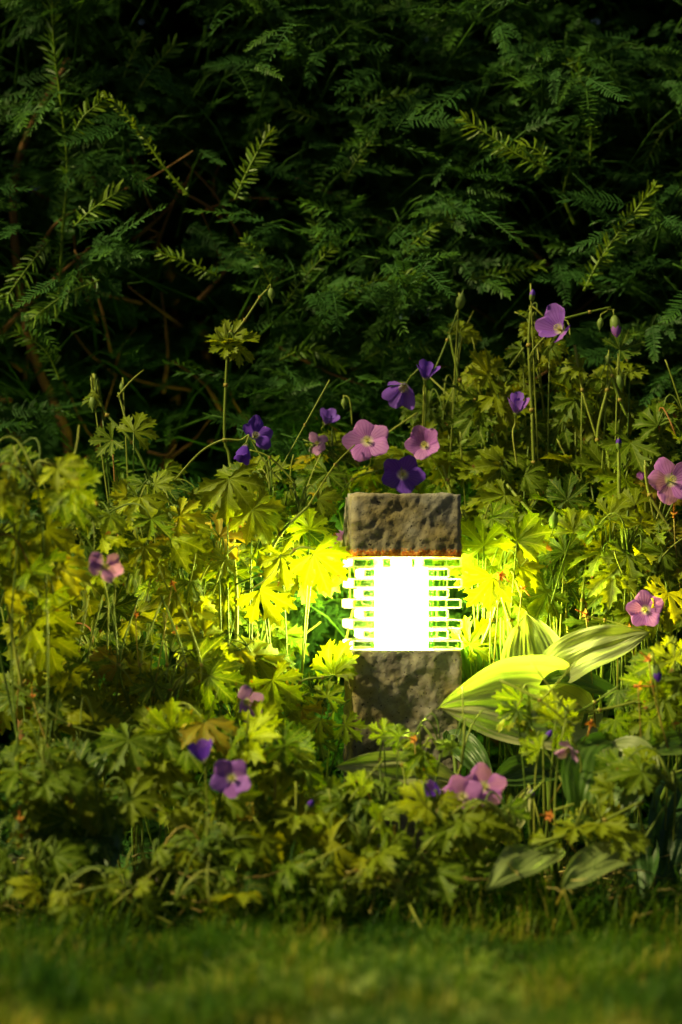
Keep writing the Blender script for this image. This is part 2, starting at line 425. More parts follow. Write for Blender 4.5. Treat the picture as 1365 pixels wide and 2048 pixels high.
d = a.build('diffuser', M['emit']); d.parent = lamp
a = Acc(); a.tube([Vector((0, 0, zpy(1136) + .0003)), Vector((0, 0, zt - .0003))], .012, .012, 12); o = a.build('centre_post', M['frost']); o.parent = lamp
def glass_plate(side, hole, lz, cx, cz, b=.0017):
    """square plate with a square opening for the tube; arrises ground white, left edge whitened in place of a reflection"""
    me = bpy.data.meshes.new('glass_plate'); vs = []; fs = []; mi = []
    so_, si = side / 2, hole / 2; z0, z1 = -lz / 2, lz / 2
    def ring(h, z): r0 = len(vs); vs.extend([(-h, -h, z), (h, -h, z), (h, h, z), (-h, h, z)]); return r0
    rings = [ring(so_ - b, z0), ring(so_, z0 + b), ring(so_, z1 - b), ring(so_ - b, z1), ring(si, z1), ring(si, z0)]
    # split the four outer corners by a chamfer strip as well
    for a_, b_, m_ in ((0, 1, 1), (1, 2, 0), (2, 3, 1), (3, 4, 0), (4, 5, 0), (5, 0, 0)):
        for k in range(4):
            fs.append((rings[a_] + k, rings[a_] + (k + 1) % 4, rings[b_] + (k + 1) % 4, rings[b_] + k))
            mi.append(1 if m_ else 2 if (a_ == 1 and k == 3) else 0)  # left face takes the white slot, a painted reflection of the tube
    for sx in (-1, 1):
        for sy in (-1, 1):
            q = Vector((sx * (so_ - .0004), sy * (so_ - .0004), 0)); h = lz / 2 - b * .8; w_ = .0012; k = len(vs)
            vs.extend([tuple(q + Vector((x_, y_, z_))) for z_ in (-h, h) for x_, y_ in ((-w_, -w_), (w_, -w_), (w_, w_), (-w_, w_))])
            fs += [(k, k + 1, k + 5, k + 4), (k + 1, k + 2, k + 6, k + 5), (k + 2, k + 3, k + 7, k + 6), (k + 3, k, k + 4, k + 7)]; mi += [1] * 4
    me.from_pydata(vs, [], fs); me.update()
    for p, m_ in zip(me.polygons, mi): p.material_index = m_
    me.materials.append(M['glass']); me.materials.append(M['frost']); me.materials.append(M['ground'])
    o = bpy.data.objects.new('glass_plate', me); COL.objects.link(o); o.location = (cx, 0, cz); o.parent = lamp
lay = (zt - zb) / 9.06
for i in range(9):
    cz = zt - .0003 - lay * (i + .5); t = lay - .0005; jx = R.uniform(-.0010, .0010)
    glass_plate(.1225 + R.uniform(-.001, .001) if i % 2 == 0 else .097 + R.uniform(-.001, .001), .0645, t, jx, cz)
# frosted cross pieces of the top layer, seen as white dividers in the first bar
for x in (-.030, .016):
    a = Acc(); a.tube([Vector((x, -.038, zt - lay - .001)), Vector((x, -.038, zt - .0006))], .0055, .0055, 10); o = a.build('spacer', M['frost']); o.parent = lamp
lamp.rotation_euler = (0, 0, rot); lamp.location = (LP.x - .004, .062, 0)

# ------------------------------------------------------------------ yew hedge
hedge = empty('yew_hedge', (0, .75, 0), 'dark green yew hedge filling the whole back behind the lamp', 'hedge')
def HP(px, py, d): return P(px, py, d)
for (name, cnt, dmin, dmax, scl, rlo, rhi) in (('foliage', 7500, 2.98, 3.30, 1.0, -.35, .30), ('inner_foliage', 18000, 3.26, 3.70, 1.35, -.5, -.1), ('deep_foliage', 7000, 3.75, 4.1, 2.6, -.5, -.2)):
    a = Acc(); i = 0; made = 0
    while made < cnt:
        px = R.uniform(-420, 1790); py = R.uniform(-420, 1720)
        c = HP(px, py, 3.1)
        rel = noise.fractal(Vector((c.x * 5.5, c.z * 8.5, 2.3)), 1, 2, 3)
        if name == 'foliage':
            if rel < -.12 and R.random() < .8: continue
            # open, twiggy window in the lower left
            if 20 < px < 560 and 420 < py < 930 and R.random() < .40 - .2 * (px < 120): continue
            if ((px - 80) / 75) ** 2 + ((py - 420) / 150) ** 2 < 1 and R.random() < .8: continue
            if ((px - 290) / 150) ** 2 + ((py - 680) / 130) ** 2 < 1 and R.random() < .5: continue
            if ((px - 400) / 70) ** 2 + ((py - 880) / 90) ** 2 < 1 and R.random() < .8: continue
            if py > 1250 and R.random() < .6: continue
        d = R.uniform(dmin, dmax) - (.14 * rel if name == 'foliage' else 0)
        p = HP(px, py, d)
        out = Vector((R.uniform(-1.2, 1.2), -R.uniform(.15, 1), R.uniform(-.35, .8))).normalized()
        nrm = Vector((R.gauss(0, .45), -.6 + R.gauss(0, .35), 1))
        cluster = R.randint(1, 4); s = scl * R.uniform(.6, 1.15)
        for q in range(cluster):
            o2 = (out + rv(.35)).normalized(); pp = p + out * (.022 * q * s) + rv(.004)
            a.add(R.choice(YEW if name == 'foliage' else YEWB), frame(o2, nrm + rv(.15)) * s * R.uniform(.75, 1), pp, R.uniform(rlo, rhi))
        # twig behind
        if name == 'foliage': a.tube([p - out * .10 + Vector((0, .06, -.03)), p - out * .03, p], .0016, .001, 4, .3)
        made += cluster
    a.build(name, M['yew'], hedge)
# trunks and bare branches
a = Acc()
for (px, d, r0) in ((75, 3.13, .009), (330, 3.30, .012), (700, 3.4, .02), (980, 3.4, .018), (455, 3.32, .010)):
    b = P(px + R.uniform(-30, 30), 1600, d); b.z = 0; pts = [b]
    for k in range(1, 9): pts.append(Vector((b.x + R.uniform(-.02, .02) * k ** .5, b.y + R.uniform(-.015, .015), k * .13)))
    tr = Acc(); tr.tube(spline(pts, 4), r0, r0 * .5, 9, R.uniform(.2, 1)); tr.build('trunk', M['bark'], hedge)
for _ in range(55):
    px = R.choice((R.uniform(0, 560), R.gauss(300, 110), R.uniform(0, 1365))); py = R.uniform(380, 1000)
    p = P(px, py, R.uniform(3.08, 3.25)); dd = Vector((R.uniform(-1, 1), -R.uniform(.0, .8), R.uniform(-.1, 1))).normalized() * R.uniform(.06, .18)
    a = Acc(); a.tube(spline([p, p + dd * .5 + rv(.008), p + dd], 3), R.uniform(.0015, .004), .001, 5, R.uniform(0, 1)); a.build('branch', M['bark'], hedge)
# single shoots that stand out of the hedge face, along their line in the photograph
def yew_shoot(pts, nl, dens, spiral, r, up=1.0, d=2.96, thick=.0016, lean=0):
    a = Acc(); P3 = spline([P(x, y, d + (lean * i)) for i, (x, y) in enumerate(pts)], 8)
    P3 = P3[::-1] if False else P3
    a.tube(P3, thick, thick * .45, 5, .7)
    ln = sum((P3[i + 1] - P3[i]).length for i in range(len(P3) - 1)); n = int(ln * dens * 1.25)
    for i in range(n):
        t = .04 + .95 * (i + R.uniform(-.2, .2)) / n; f = max(0, min(.999, t)) * (len(P3) - 1); k = int(f); p = P3[k].lerp(P3[k + 1], f - k)
        tg = (P3[min(k + 2, len(P3) - 1)] - P3[max(k - 1, 0)]).normalized()
        sidev = tg.cross(Vector((0, -1, .15))).normalized(); nv = sidev.cross(tg)
        for sd in (-1, 1):
            if R.random() < .08: continue
            an = R.gauss(0, .6) if not spiral else R.uniform(-1.4, 1.4)
            o = (sidev * sd * math.cos(an) - nv * math.sin(an)) ; dd = (o + tg * (.35 + .9 * t ** 2.5) + rv(.2)).normalized()
            l = nl * (.6 + .4 * math.sin(math.pi * min(1, .25 + .75 * (1 - t)))) * R.uniform(.8, 1.1) * (.62 if t > .93 else 1)
            c = Vector((0, 0, -.25)) + tg * .2
            p1 = p + dd * l * .5; p2 = p + dd * l + c * l * .45 * up
            sv = dd.cross(Vector((R.gauss(0, .5), -1, R.gauss(0, .6)))).normalized() * .00125
            a.raw([p - sv * .6, p + sv * .6, p1 - sv, p1 + sv, p1.lerp(p2, .6) - sv * .8, p1.lerp(p2, .6) + sv * .8, p2], [(0, 1, 3, 2), (2, 3, 5, 4), (4, 5, 6, 4)], None, min(1, r + .25 * t + R.uniform(-.15, .15)))
    return a.build('shoot', M['yewnew'], hedge)
SH = [
 ([(118, 600), (126, 460), (135, 330), (120, 190), (108, 90), (104, -20)], .024, 190, True, .15, 1, 3.0, .0023),
 ([(378, 392), (330, 335), (285, 270), (240, 215), (204, 184)], .010, 180, True, .62, .5, 2.95, .0020),
 ([(470, 400), (492, 350), (515, 305), (541, 262)], .021, 230, False, .45, 1, 2.97, .0017),
 ([(272, 190), (300, 145), (330, 110), (352, 88)], .020, 200, False, .12, 1, 3.05, .0016),
 ([(248, 155), (265, 110), (292, 68)], .015, 200, False, .12, 1, 3.05, .0014),
 ([(1180, 330), (1182, 250), (1172, 180), (1143, 124)], .019, 200, True, .30, 1, 3.0, .0018),
 ([(1100, 338), (1040, 312), (985, 275), (925, 236)], .021, 260, False, .50, 1.4, 2.93, .0016),
 ([(1168, 582), (1200, 520), (1250, 450), (1312, 370)], .020, 260, True, .55, .6, 2.93, .0021),
 ([(808, 506), (850, 468), (905, 430)], .019, 300, False, .42, .6, 2.97, .0017),
 ([(1150, 450), (1128, 390), (1140, 330), (1140, 290)], .008, 60, True, .4, 1, 3.0, .0022),
 ([(690, 362), (715, 318), (748, 275)], .017, 230, False, .35, 1.2, 3.0, .0014),
 ([(440, 556), (385, 528), (318, 505)], .017, 210, True, .52, .8, 2.95, .0014),
 ([(545, 575), (518, 520), (488, 476)], .016, 220, False, .35, 1, 2.97, .0014),
 ([(570, 612), (605, 560), (668, 492)], .015, 200, False, .4, 1, 2.97, .0015),
 ([(650, 505), (635, 465), (622, 420)], .014, 220, False, .25, 1, 3.0, .0013),
 ([(150, 452), (190, 415), (240, 382)], .022, 230, False, .45, 1.2, 2.94, .0014),
 ([(150, 262), (170, 230), (205, 202)], .019, 230, False, .45, 1.2, 2.96, .0014),
 ([(100, 480), (60, 530), (2, 610)], .02, 220, False, .30, 1.0, 2.95, .0014),
 ([(200, 560), (130, 590), (60, 640)], .02, 220, False, .30, 1.0, 2.95, .0014),
 ([(1380, 230), (1330, 260), (1290, 330)], .021, 200, False, .05, 1.0, 3.05, .0016),
 ([(690, 590), (760, 560), (850, 550)], .016, 280, False, .35, 1.2, 2.98, .0014),
 ([(940, 560), (1010, 545), (1085, 530)], .016, 280, False, .42, 1.2, 2.97, .0014),
 ([(1090, 320), (1075, 300), (1040, 290)], .02, 230, False, .5, 1.3, 2.93, .0012),
 ([(120, 760), (90, 700), (30, 660)], .02, 220, False, .2, 1.0, 3.0, .0014),
 ([(560, 720), (620, 700), (690, 735)], .016, 260, False, .3, 1.2, 3.0, .0014),
 ([(730, 720), (790, 690), (860, 690)], .016, 260, False, .35, 1.2, 3.0, .0014),
 ([(170, 920), (230, 935), (290, 975)], .016, 260, False, .42, 1.2, 2.92, .0014),
 ([(1180, 860), (1230, 700), (1330, 640)], .018, 200, False, .2, 1.0, 3.0, .0016),
 ([(640, 240), (600, 225), (560, 210)], .016, 230, False, .15, 1.2, 3.05, .0012),
 ([(700, 230), (760, 200), (835, 185)], .016, 230, False, .15, 1.2, 3.05, .0012),
]
for s in SH: yew_shoot(*s)

# ------------------------------------------------------------------ flowers
def flower(c, axis, r, ph0, ph1, tint, parent, ragged=0.0, npet=5, spin=None):
    """corolla mesh with calyx and stamens as its own pieces; ph0/ph1 = angle from the axis at base / rim (deg)"""
    c = Vector(c); axis = Vector(axis).normalized(); a = Acc()
    ex = axis.orthogonal().normalized(); ey = axis.cross(ex); nv, nu = 9, 7
    sp = R.uniform(0, 6.28) if spin is None else rad(spin)
    for pi_ in range(npet):
        th0 = sp + 2 * math.pi * pi_ / 5 + R.gauss(0, .05 + ragged * .25)
        k0 = ph0 + R.gauss(0, 4 + ragged * 22); k1 = ph1 + R.gauss(0, 5 + ragged * 30); rl = 1 + R.uniform(-.06, .05); wl_ = 1 - ragged * .3
        rr = .05 * r; hh = 0; prof = [(rr, hh)]
        for i in range(nv):
            s = (i + .5) / nv; ph = rad(k0 + (k1 - k0) * s); rr += r * rl * math.sin(ph) / nv; hh += r * rl * math.cos(ph) / nv; prof.append((max(rr, .02 * r), hh))
        vs = []; uv = []; sd = R.uniform(0, 9)
        for i in range(nv + 1):
            s = i / nv; wd = r * .54 * wl_ * (math.sin(math.pi * min(1, .08 + .62 * s ** .85)))
            if s > .85: wd *= 1 - .35 * ((s - .85) / .15) ** 2
            for j in range(nu):
                u = -1 + 2 * j / (nu - 1); se = s * (1 - .13 * u * u * s - (.03 * math.exp(-(u / .2) ** 2) * s)); f = se * nv; k = min(int(f), nv - 1); f -= k
                pr = prof[k][0] * (1 - f) + prof[k + 1][0] * f; phh = prof[k][1] * (1 - f) + prof[k + 1][1] * f
                dth = u * min(wd / max(pr, 1e-5), .74)
                phh += .018 * r * math.cos(u * 9) * s + .05 * r * noise.noise(Vector((u * 1.6 + sd, s * 3, sd))) * s * (1 + 2 * ragged) - .10 * r * u * u * s * (1 if k1 > 60 else 0) + .0004 * pi_
                th = th0 + dth; vs.append(c + (ex * math.cos(th) + ey * math.sin(th)) * pr + axis * phh); uv.append((u, s))
        q = [(i * nu + j, i * nu + j + 1, (i + 1) * nu + j + 1, (i + 1) * nu + j) for i in range(nv) for j in range(nu - 1)]
        a.raw(vs, q, uv, max(0, min(1, tint + R.uniform(-.05, .05))))
    fl = a.build('flower', M['petal'], parent, origin=c)
    ca = Acc()
    for k in range(5):
        th = sp + .63 + 2 * math.pi * k / 5; d = ex * math.cos(th) + ey * math.sin(th); tt = axis.cross(d)
        ph = rad(min(ph0, 65)); l = r * .42; pts = []
        for i in range(5):
            s = i / 4; wd = r * .085 * math.sin(math.pi * min(.98, .2 + .8 * s)); p = c - axis * r * .05 + (d * math.sin(ph) + axis * math.cos(ph) * .6) * l * s
            pts += [p - tt * wd, p + tt * wd]
        ca.raw(pts, [(2 * i, 2 * i + 1, 2 * i + 3, 2 * i + 2) for i in range(4)], None, .4)
    ca.tube([c - axis * r * .16, c - axis * r * .08, c], .0012, r * .07, 6, .4)
    o = ca.build('calyx', M['calyx'], None, origin=c); o.parent = fl; o.location = (0, 0, 0)
    stm = Acc()
    for k in range(10):
        th = 2 * math.pi * k / 10; d = ex * math.cos(th) + ey * math.sin(th); e = c + axis * r * .34 + d * r * .11
        stm.tube([c, c + axis * r * .2 + d * r * .08, e], .00025, .0002, 3, .5); stm.tube([e - d * .0006, e + d * .0006 + axis * .0005], .0007, .0005, 4, 1)
    stm.tube([c, c + axis * r * .22, c + axis * r * .42], .0011, .0005, 5, .1)
    o = stm.build('stamens', M['stamen'], None, origin=c); o.parent = fl; o.location = (0, 0, 0)
    return fl
def bud(c, axis, l, tint, parent, tip=.35):
    c = Vector(c); axis = Vector(axis).normalized(); ex = axis.orthogonal().normalized(); ey = axis.cross(ex)
    def lathe(prof, k=10, fl=.12):
        vs = []
        for (h, rr) in prof:
            for j in range(k):
                an = 2 * math.pi * j / k; q = rr * (1 + fl * math.cos(5 * an)); vs.append(c + axis * h * l + (ex * math.cos(an) + ey * math.sin(an)) * q * l)
        return vs, [(i * k + j, i * k + (j + 1) % k, (i + 1) * k + (j + 1) % k, (i + 1) * k + j) for i in range(len(prof) - 1) for j in range(k)]
    a = Acc(); vs, q = lathe([(-.5, .02), (-.46, .12), (-.3, .22), (0, .27), (.2, .22), (.38, .12), (.55, .03), (.72, .008)] if tint is None else [(-.5, .02), (-.46, .12), (-.3, .22), (0, .25), (.12, .23), (.24, .2)]); a.raw(vs, q, None, .35)
    b = a.build('bud', M['calyx'], parent, origin=c)
    if tint is not None:
        a = Acc(); vs, q = lathe([(-.05, .21), (.15, .23), (.3, .22), (.3 + tip * .5, .15), (.3 + tip, .02)], 10, .2); a.raw(vs, q, np.tile([.5, .6], (len(vs), 1)), tint)
        o = a.build('petal_tip', M['petal'], None, origin=c); o.parent = b; o.location = (0, 0, 0)
    return b
def seed_head(c, axis, l, parent):
    c = Vector(c); axis = Vector(axis).normalized(); a = Acc(); ex = axis.orthogonal().normalized(); ey = axis.cross(ex)
    a.tube([c - axis * l * .2, c, c + axis * l * .15, c + axis * l * .6, c + axis * l], l * .10, l * .02, 6, .3)
    for k in range(5):
        th = 2 * math.pi * k / 5; d = ex * math.cos(th) + ey * math.sin(th); tt = axis.cross(d) * l * .12; e = c + (d * .8 + axis * .35) * l * .5
        a.raw([c - tt * .4, c + tt * .4, c.lerp(e, .5) + tt, c.lerp(e, .5) - tt, e], [(0, 1, 2, 3), (3, 2, 4, 3)], None, R.uniform(.1, 1))
    return a.build('seed_head', M['seed'], parent)

# ------------------------------------------------------------------ cranesbill plants
def ground_pt(px, d, j=.02):
    p = P(px, 1800, d); return Vector((p.x + R.uniform(-j, j), p.y + R.uniform(-j, j), 0))
LAMPC = Vector((LP.x, .06, .33))
def add_leaf(lv, st, at, size, base, r=None, nrm=None, tipd=None, small=False, petiole=True):
    at = Vector(at)
    if nrm is None: nrm = Vector((R.gauss(0, .45), -.75 + R.gauss(0, .4), .75 + R.gauss(0, .35)))
    if tipd is None: tipd = Vector((at.x - base.x, -.25, -.12)) * 1.0 + rv(.35) if (at - base).length > 0 else rv()
    if r is None: r = max(0, min(1, R.gauss(.5, .22)))
    lv.add(R.choice(SMALL if small else LEAVES), frame(tipd, nrm) * size, at, r)
    if petiole:
        mid = base.lerp(at, .6) + Vector((0, 0, .03 + R.uniform(0, .03))) + rv(.012)
        st.tube(bez(base, mid, at, 7), R.uniform(.0009, .0014), .0008, 5, max(0, min(1, R.gauss(.5, .22))))
def plant(label, bpx, d, blobs, heroes=(), flowers=(), buds=(), seeds=(), stems=(), cat='cranesbill', rshift=0):
    """blobs: (px, py, d, rx, ry, rd, n, size px); heroes: (px, py, d, size px, normal, tip[, r])"""
    base = ground_pt(bpx, d); e = empty('cranesbill_plant', base, label, cat, 'cranesbill plants in the border')
    lv, st = Acc(), Acc(); nl = 0
    for (px, py, bd, rx, ry, rd_, n, sz) in blobs:
        nodes = []
        for i in range(max(1, n // 11)):
            while True:
                u, v, q = R.uniform(-1, 1), R.uniform(-1, 1), R.uniform(-1, 1)
                if u * u + v * v + q * q < 1: break
            nd = P(px + u * rx * .75, py + v * ry * .75 + 15, bd + q * rd_ * .8); nodes.append(nd)
            b0 = base + rv(.012) * 1; b0.z = 0
            b0 += Vector((R.gauss(0, .03), R.gauss(0, .03), 0)); st.tube(bez(b0, b0.lerp(nd, .55) + rv(.035), nd, 8), .0014, .0010, 5, max(0, min(1, R.gauss(.5, .25))))
        for i in range(max(1, n // 12)):      # thin pale flowering stalks threading through the leaves
            a0 = P(px + R.uniform(-1, 1) * rx, py + R.uniform(-.2, 1.1) * ry, bd + R.uniform(-1, 1) * rd_); a0.z = max(a0.z, .02)
            dv = Vector((R.gauss(0, .6), R.gauss(0, .25), R.uniform(.3, 1))).normalized() * R.uniform(.04, .09)
            st.tube(bez(a0, a0 + dv * .6 + rv(.006), a0 + dv, 5), .0010, .0008, 5, R.uniform(.7, .9))
        for i in range(int(n * (.88 if bd > 2.6 else .70))):
            while True:
                u, v, q = R.uniform(-1, 1), R.uniform(-1, 1), R.uniform(-1, 1)
                if u * u + v * v + q * q < 1: break
            at = P(px + u * rx, py + v * ry, bd + q * rd_)
            if at.z < .012: at.z = .012 + R.random() * .02
            # keep leaves out of the pillar
            dx, dy = at.x - LP.x + .004, at.y - .062
            if abs(dx) < .095 and abs(dy) < .095 and at.z < ztop + .02:
                at.y = .062 + (-.10 if dy < 0 else .10) * R.uniform(1, 1.3)
            nd = min(nodes, key=lambda n_: (n_ - at).length)
            s = sz * bd / F * (R.uniform(.7, 1.55) if bd > 2.6 else R.uniform(.7, 1.6)); sm = R.random() < .15
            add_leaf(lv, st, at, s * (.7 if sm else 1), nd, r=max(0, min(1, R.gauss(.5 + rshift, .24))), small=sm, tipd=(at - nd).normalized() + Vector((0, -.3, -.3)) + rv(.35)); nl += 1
    for h in heroes:
        px, py, hd, sz, nrm, tp = h[:6]; r = min(.62, h[6]) if len(h) > 6 else .55
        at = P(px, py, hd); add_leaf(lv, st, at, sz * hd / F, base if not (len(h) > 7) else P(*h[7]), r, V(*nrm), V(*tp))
    for s in stems:                                            # (points px,py,d ..., radius mm)
        pts = [P(*q) for q in s[0]]
        if s[2] if len(s) > 2 else False: pts = [base] + pts
        st.tube(spline(pts, 5), s[1] * .001, s[1] * .0007, 6, R.uniform(.45, .85))
        for q in pts[1:-1]: st.tube([q - Vector((0, 0, .002)), q, q + Vector((0, 0, .002))], s[1] * .0014, s[1] * .0013, 6, .95)
    for f in flowers:                                          # (px,py,d,r px,(axis),ph0,ph1,tint,ragged, stem pts)
        px, py, fd, fr, ax, p0, p1, ti, rg = f[:9]; axv = V(*ax); c = P(px, py, fd); rr = fr * fd / F * (1.18 if p1 < 60 else 1.03)
        # place so that the visible centre falls at px,py
        c = c - axv * rr * (.5 * math.cos(rad((p0 + p1) / 2)))
        flower(c, axv, rr, p0, p1, ti, e, rg)
        ps = [P(*q) for q in (f[9] if len(f) > 9 else [])]
        endp = c - axv * rr * .14
        if not ps: ps = [base.lerp(endp, .35) + rv(.015), base.lerp(endp, .8) + rv(.01)]
        st.tube(spline(ps + [endp - axv * rr * .35, endp], 5), .0011, .0009, 5, R.uniform(.5, .9))
    for b in buds:
        px, py, bd, ln, ax, ti = b[:6]; c = P(px, py, bd); axv = V(*ax); l = ln * bd / F
        bud(c, axv, l, ti, e)
        ps = [P(*q) for q in (b[6] if len(b) > 6 else [])] or [base.lerp(c, .5) + rv(.01)]
        st.tube(spline(ps + [c - axv * l * .75, c - axv * l * .45], 4), .0010, .0008, 5, .7)
    for (px, py, sd, ln, ax) in seeds:
        c = P(px, py, sd); seed_head(c, V(*ax), ln * sd / F, e)
        st.tube(bez(base.lerp(c, .6) + rv(.02), base.lerp(c, .9), c, 4), .0009, .0007, 4, .95)
    if nl or heroes: lv.build('foliage', M['leaf'], e)
    st.build('stems', M['stem'], e)
    return e
CB = 'cranesbill'
# --- left of the lamp
plant('leafy cranesbill at the far left, topmost of the dark blurred leaves below the hedge', 40, 2.5, [(60, 960, 2.46, 110, 75, .06, 26, 62), (30, 1080, 2.5, 110, 100, .07, 24, 60)])
plant('cranesbill with long bare petioles at the left edge below the topmost dark leaves', 50, 2.55, [(60, 1200, 2.55, 120, 90, .08, 24, 58)], stems=[([(45, 1380, 2.5), (20, 1240, 2.5), (10, 1160, 2.5)], 1.7)], seeds=[(40, 1215, 2.5, 30, (0, 1, 0))])
plant('cranesbill carrying one side-facing lilac flower over the left leaves', 230, 2.62, [(250, 1060, 2.66, 130, 75, .09, 30, 58), (150, 1110, 2.6, 90, 90, .07, 18, 56)],
      flowers=[(212, 1133, 2.44, 40, (.55, .1, .8), 50, 75, .80, .5, [(215, 1300, 2.57), (216, 1200, 2.57)])])
plant('cranesbill thicket of bare looping stems beneath the side-facing lilac flower', 220, 2.66, [(210, 1270, 2.72, 150, 80, .08, 20, 56)],
      stems=[([(150 + 40 * i, 1440, 2.6), (140 + 42 * i + R.uniform(-30, 30), 1330, 2.58), (150 + 38 * i + R.uniform(-30, 30), 1190, 2.6)], 1.3) for i in range(7)], seeds=[(345, 1165, 2.6, 24, (.3, -.6, .4)), (272, 1232, 2.6, 22, (0, .6, .4))])
plant('cranesbill with upright stem pair and bright leaves between the left thicket and lamp', 340, 2.7, [(400, 1150, 2.74, 110, 110, .07, 36, 56), (340, 1010, 2.8, 80, 60, .05, 14, 50)],
      stems=[([(345, 1430, 2.66), (335, 1330, 2.66), (328, 1225, 2.66)], 1.8), ([(355, 1430, 2.66), (365, 1330, 2.66), (332, 1210, 2.66)], 1.6)])
plant('small cranesbill sprig with one pale leaf rising before the hedge at left', 290, 2.86, [(215, 790, 2.86, 35, 30, .02, 4, 24)],
      heroes=[(268, 865, 2.82, 58, (0, .4, 1), (.3, .5, 0), .6), (225, 880, 2.83, 50, (-.3, .3, 1), (-.6, -.3, 0), .4), (330, 940, 2.82, 45, (0, .5, 1), (.8, 0, 0), .5)],
      stems=[([(310, 975, 2.84), (265, 885, 2.84), (215, 830, 2.85), (190, 775, 2.85)], 2.0), ([(252, 840, 2.84), (237, 785, 2.85)], 1.5)],
      buds=[(186, 805, 2.85, 30, (0, -1, .2), None), (245, 775, 2.85, 20, (-.2, 1, 0), None)])
plant('tall cranesbill with a ruff of leaves atop a bare stem against the hedge', 462, 2.84, [], 
      heroes=[(458, 685, 2.84, 55, (-.1, 1, .35), (-1, -.1, 0), .5, (458, 712, 2.84)), (470, 680, 2.84, 58, (.2, .9, .4), (1, -.3, 0), .65, (458, 712, 2.84)), (455, 690, 2.83, 45, (-.1, .6, 1), (-.4, -.8, 0), .6, (458, 712, 2.84)), (462, 672, 2.84, 42, (0, .5, .8), (.1, 1, 0), .7, (458, 712, 2.84)), (478, 700, 2.83, 40, (.2, .7, .8), (.8, -.5, 0), .75, (458, 712, 2.84))],
      stems=[([(465, 1000, 2.84), (450, 880, 2.84), (452, 770, 2.84), (456, 690, 2.84)], 2.0, True), ([(474, 1400, 2.72), (474, 1200, 2.72), (466, 1080, 2.74), (462, 960, 2.8)], 2.6, True), ([(462, 675, 2.84), (490, 640, 2.84), (520, 595, 2.84), (536, 578, 2.84)], 1.3)],
      buds=[(543, 588, 2.83, 26, (.1, -1, .1), None, [(536, 576, 2.84)])])
plant('cranesbill carrying a ragged violet flower and a furled purple one on arching stalks', 500, 2.74, [(520, 1000, 2.78, 70, 70, .04, 14, 58)],
      heroes=[(458, 958, 2.72, 92, (-.1, .25, 1), (.3, -.7, 0), .85), (505, 1020, 2.70, 85, (.15, .3, 1), (.6, -.6, 0), .8), (500, 985, 2.76, 70, (.3, .2, 1), (.8, .3, 0), .6)],
      flowers=[(510, 872, 2.74, 42, (.2, .35, .9), 60, 88, .12, .85, [(560, 960, 2.75), (530, 925, 2.75)]), (489, 904, 2.71, 34, (-.2, -.9, .35), 34, 8, .03, .1, [(350, 960, 2.74), (400, 905, 2.73), (445, 880, 2.72), (480, 880, 2.72)])],
      stems=[([(660, 760, 2.76), (610, 850, 2.76), (560, 940, 2.76)], 1.0), ([(590, 965, 2.74), (540, 915, 2.74), (500, 900, 2.74)], 1.3)])
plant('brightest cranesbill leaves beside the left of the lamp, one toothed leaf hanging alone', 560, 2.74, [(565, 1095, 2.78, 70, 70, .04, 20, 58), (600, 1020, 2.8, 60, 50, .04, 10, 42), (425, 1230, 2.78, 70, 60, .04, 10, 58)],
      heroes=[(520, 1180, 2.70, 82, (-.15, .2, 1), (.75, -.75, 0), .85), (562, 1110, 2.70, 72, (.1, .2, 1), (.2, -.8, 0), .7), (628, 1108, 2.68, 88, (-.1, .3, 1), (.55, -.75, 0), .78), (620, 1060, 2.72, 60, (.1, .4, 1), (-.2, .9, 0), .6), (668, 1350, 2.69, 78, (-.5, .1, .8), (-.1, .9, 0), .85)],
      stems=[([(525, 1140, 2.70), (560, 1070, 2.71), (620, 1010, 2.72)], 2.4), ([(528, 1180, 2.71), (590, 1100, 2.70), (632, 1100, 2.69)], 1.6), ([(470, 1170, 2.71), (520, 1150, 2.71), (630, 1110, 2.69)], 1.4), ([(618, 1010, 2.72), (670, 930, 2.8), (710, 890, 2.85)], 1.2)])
plant('low cranesbill with yellow-lit leaves and bent stalks at the lower left foot of the lamp', 600, 2.66, [(440, 1330, 2.66, 90, 60, .05, 20, 60), (560, 1390, 2.68, 90, 60, .05, 16, 56)],
      heroes=[(640, 1440, 2.62, 52, (0, .5, 1), (-.3, -.8, 0), .7), (690, 1450, 2.60, 50, (.1, .6, 1), (.5, -.5, 0), .95), (655, 1395, 2.63, 45, (-.1, .4, 1), (.3, .6, 0), .7), (545, 1360, 2.62, 75, (.1, .2, 1), (.5, -.8, 0), .85), (415, 1330, 2.64, 78, (0, .4, 1), (-.3, -.6, 0), .75), (600, 1440, 2.63, 50, (0, .5, 1), (-.8, -.3, 0), .6), (640, 1480, 2.62, 45, (0, .5, 1), (.2, -.8, 0), .35)],
      flowers=[(495, 1405, 2.52, 42, (.5, -.1, .85), 46, 68, .50, .3, [(490, 1530, 2.62), (470, 1450, 2.64)])],
      stems=[([(545, 1430, 2.64), (600, 1365, 2.63), (645, 1355, 2.63), (668, 1350, 2.64)], 1.5), ([(475, 1480, 2.65), (550, 1420, 2.64), (620, 1385, 2.63)], 1.3), ([(510, 1470, 2.63), (590, 1545, 2.6), (690, 1588, 2.6)], 1.3), ([(400, 1360, 2.66), (520, 1500, 2.62), (640, 1610, 2.6)], 1.3), ([(700, 1400, 2.64), (660, 1430, 2.63), (640, 1480, 2.62)], 1.1)])
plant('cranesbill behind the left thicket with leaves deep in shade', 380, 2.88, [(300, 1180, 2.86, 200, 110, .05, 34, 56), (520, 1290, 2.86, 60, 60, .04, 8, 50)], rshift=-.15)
plant('cranesbill leaves in the middle of the left side under the looping stems', 300, 2.62, [(320, 1370, 2.62, 140, 75, .07, 34, 60), (110, 1360, 2.58, 110, 80, .06, 20, 60)])
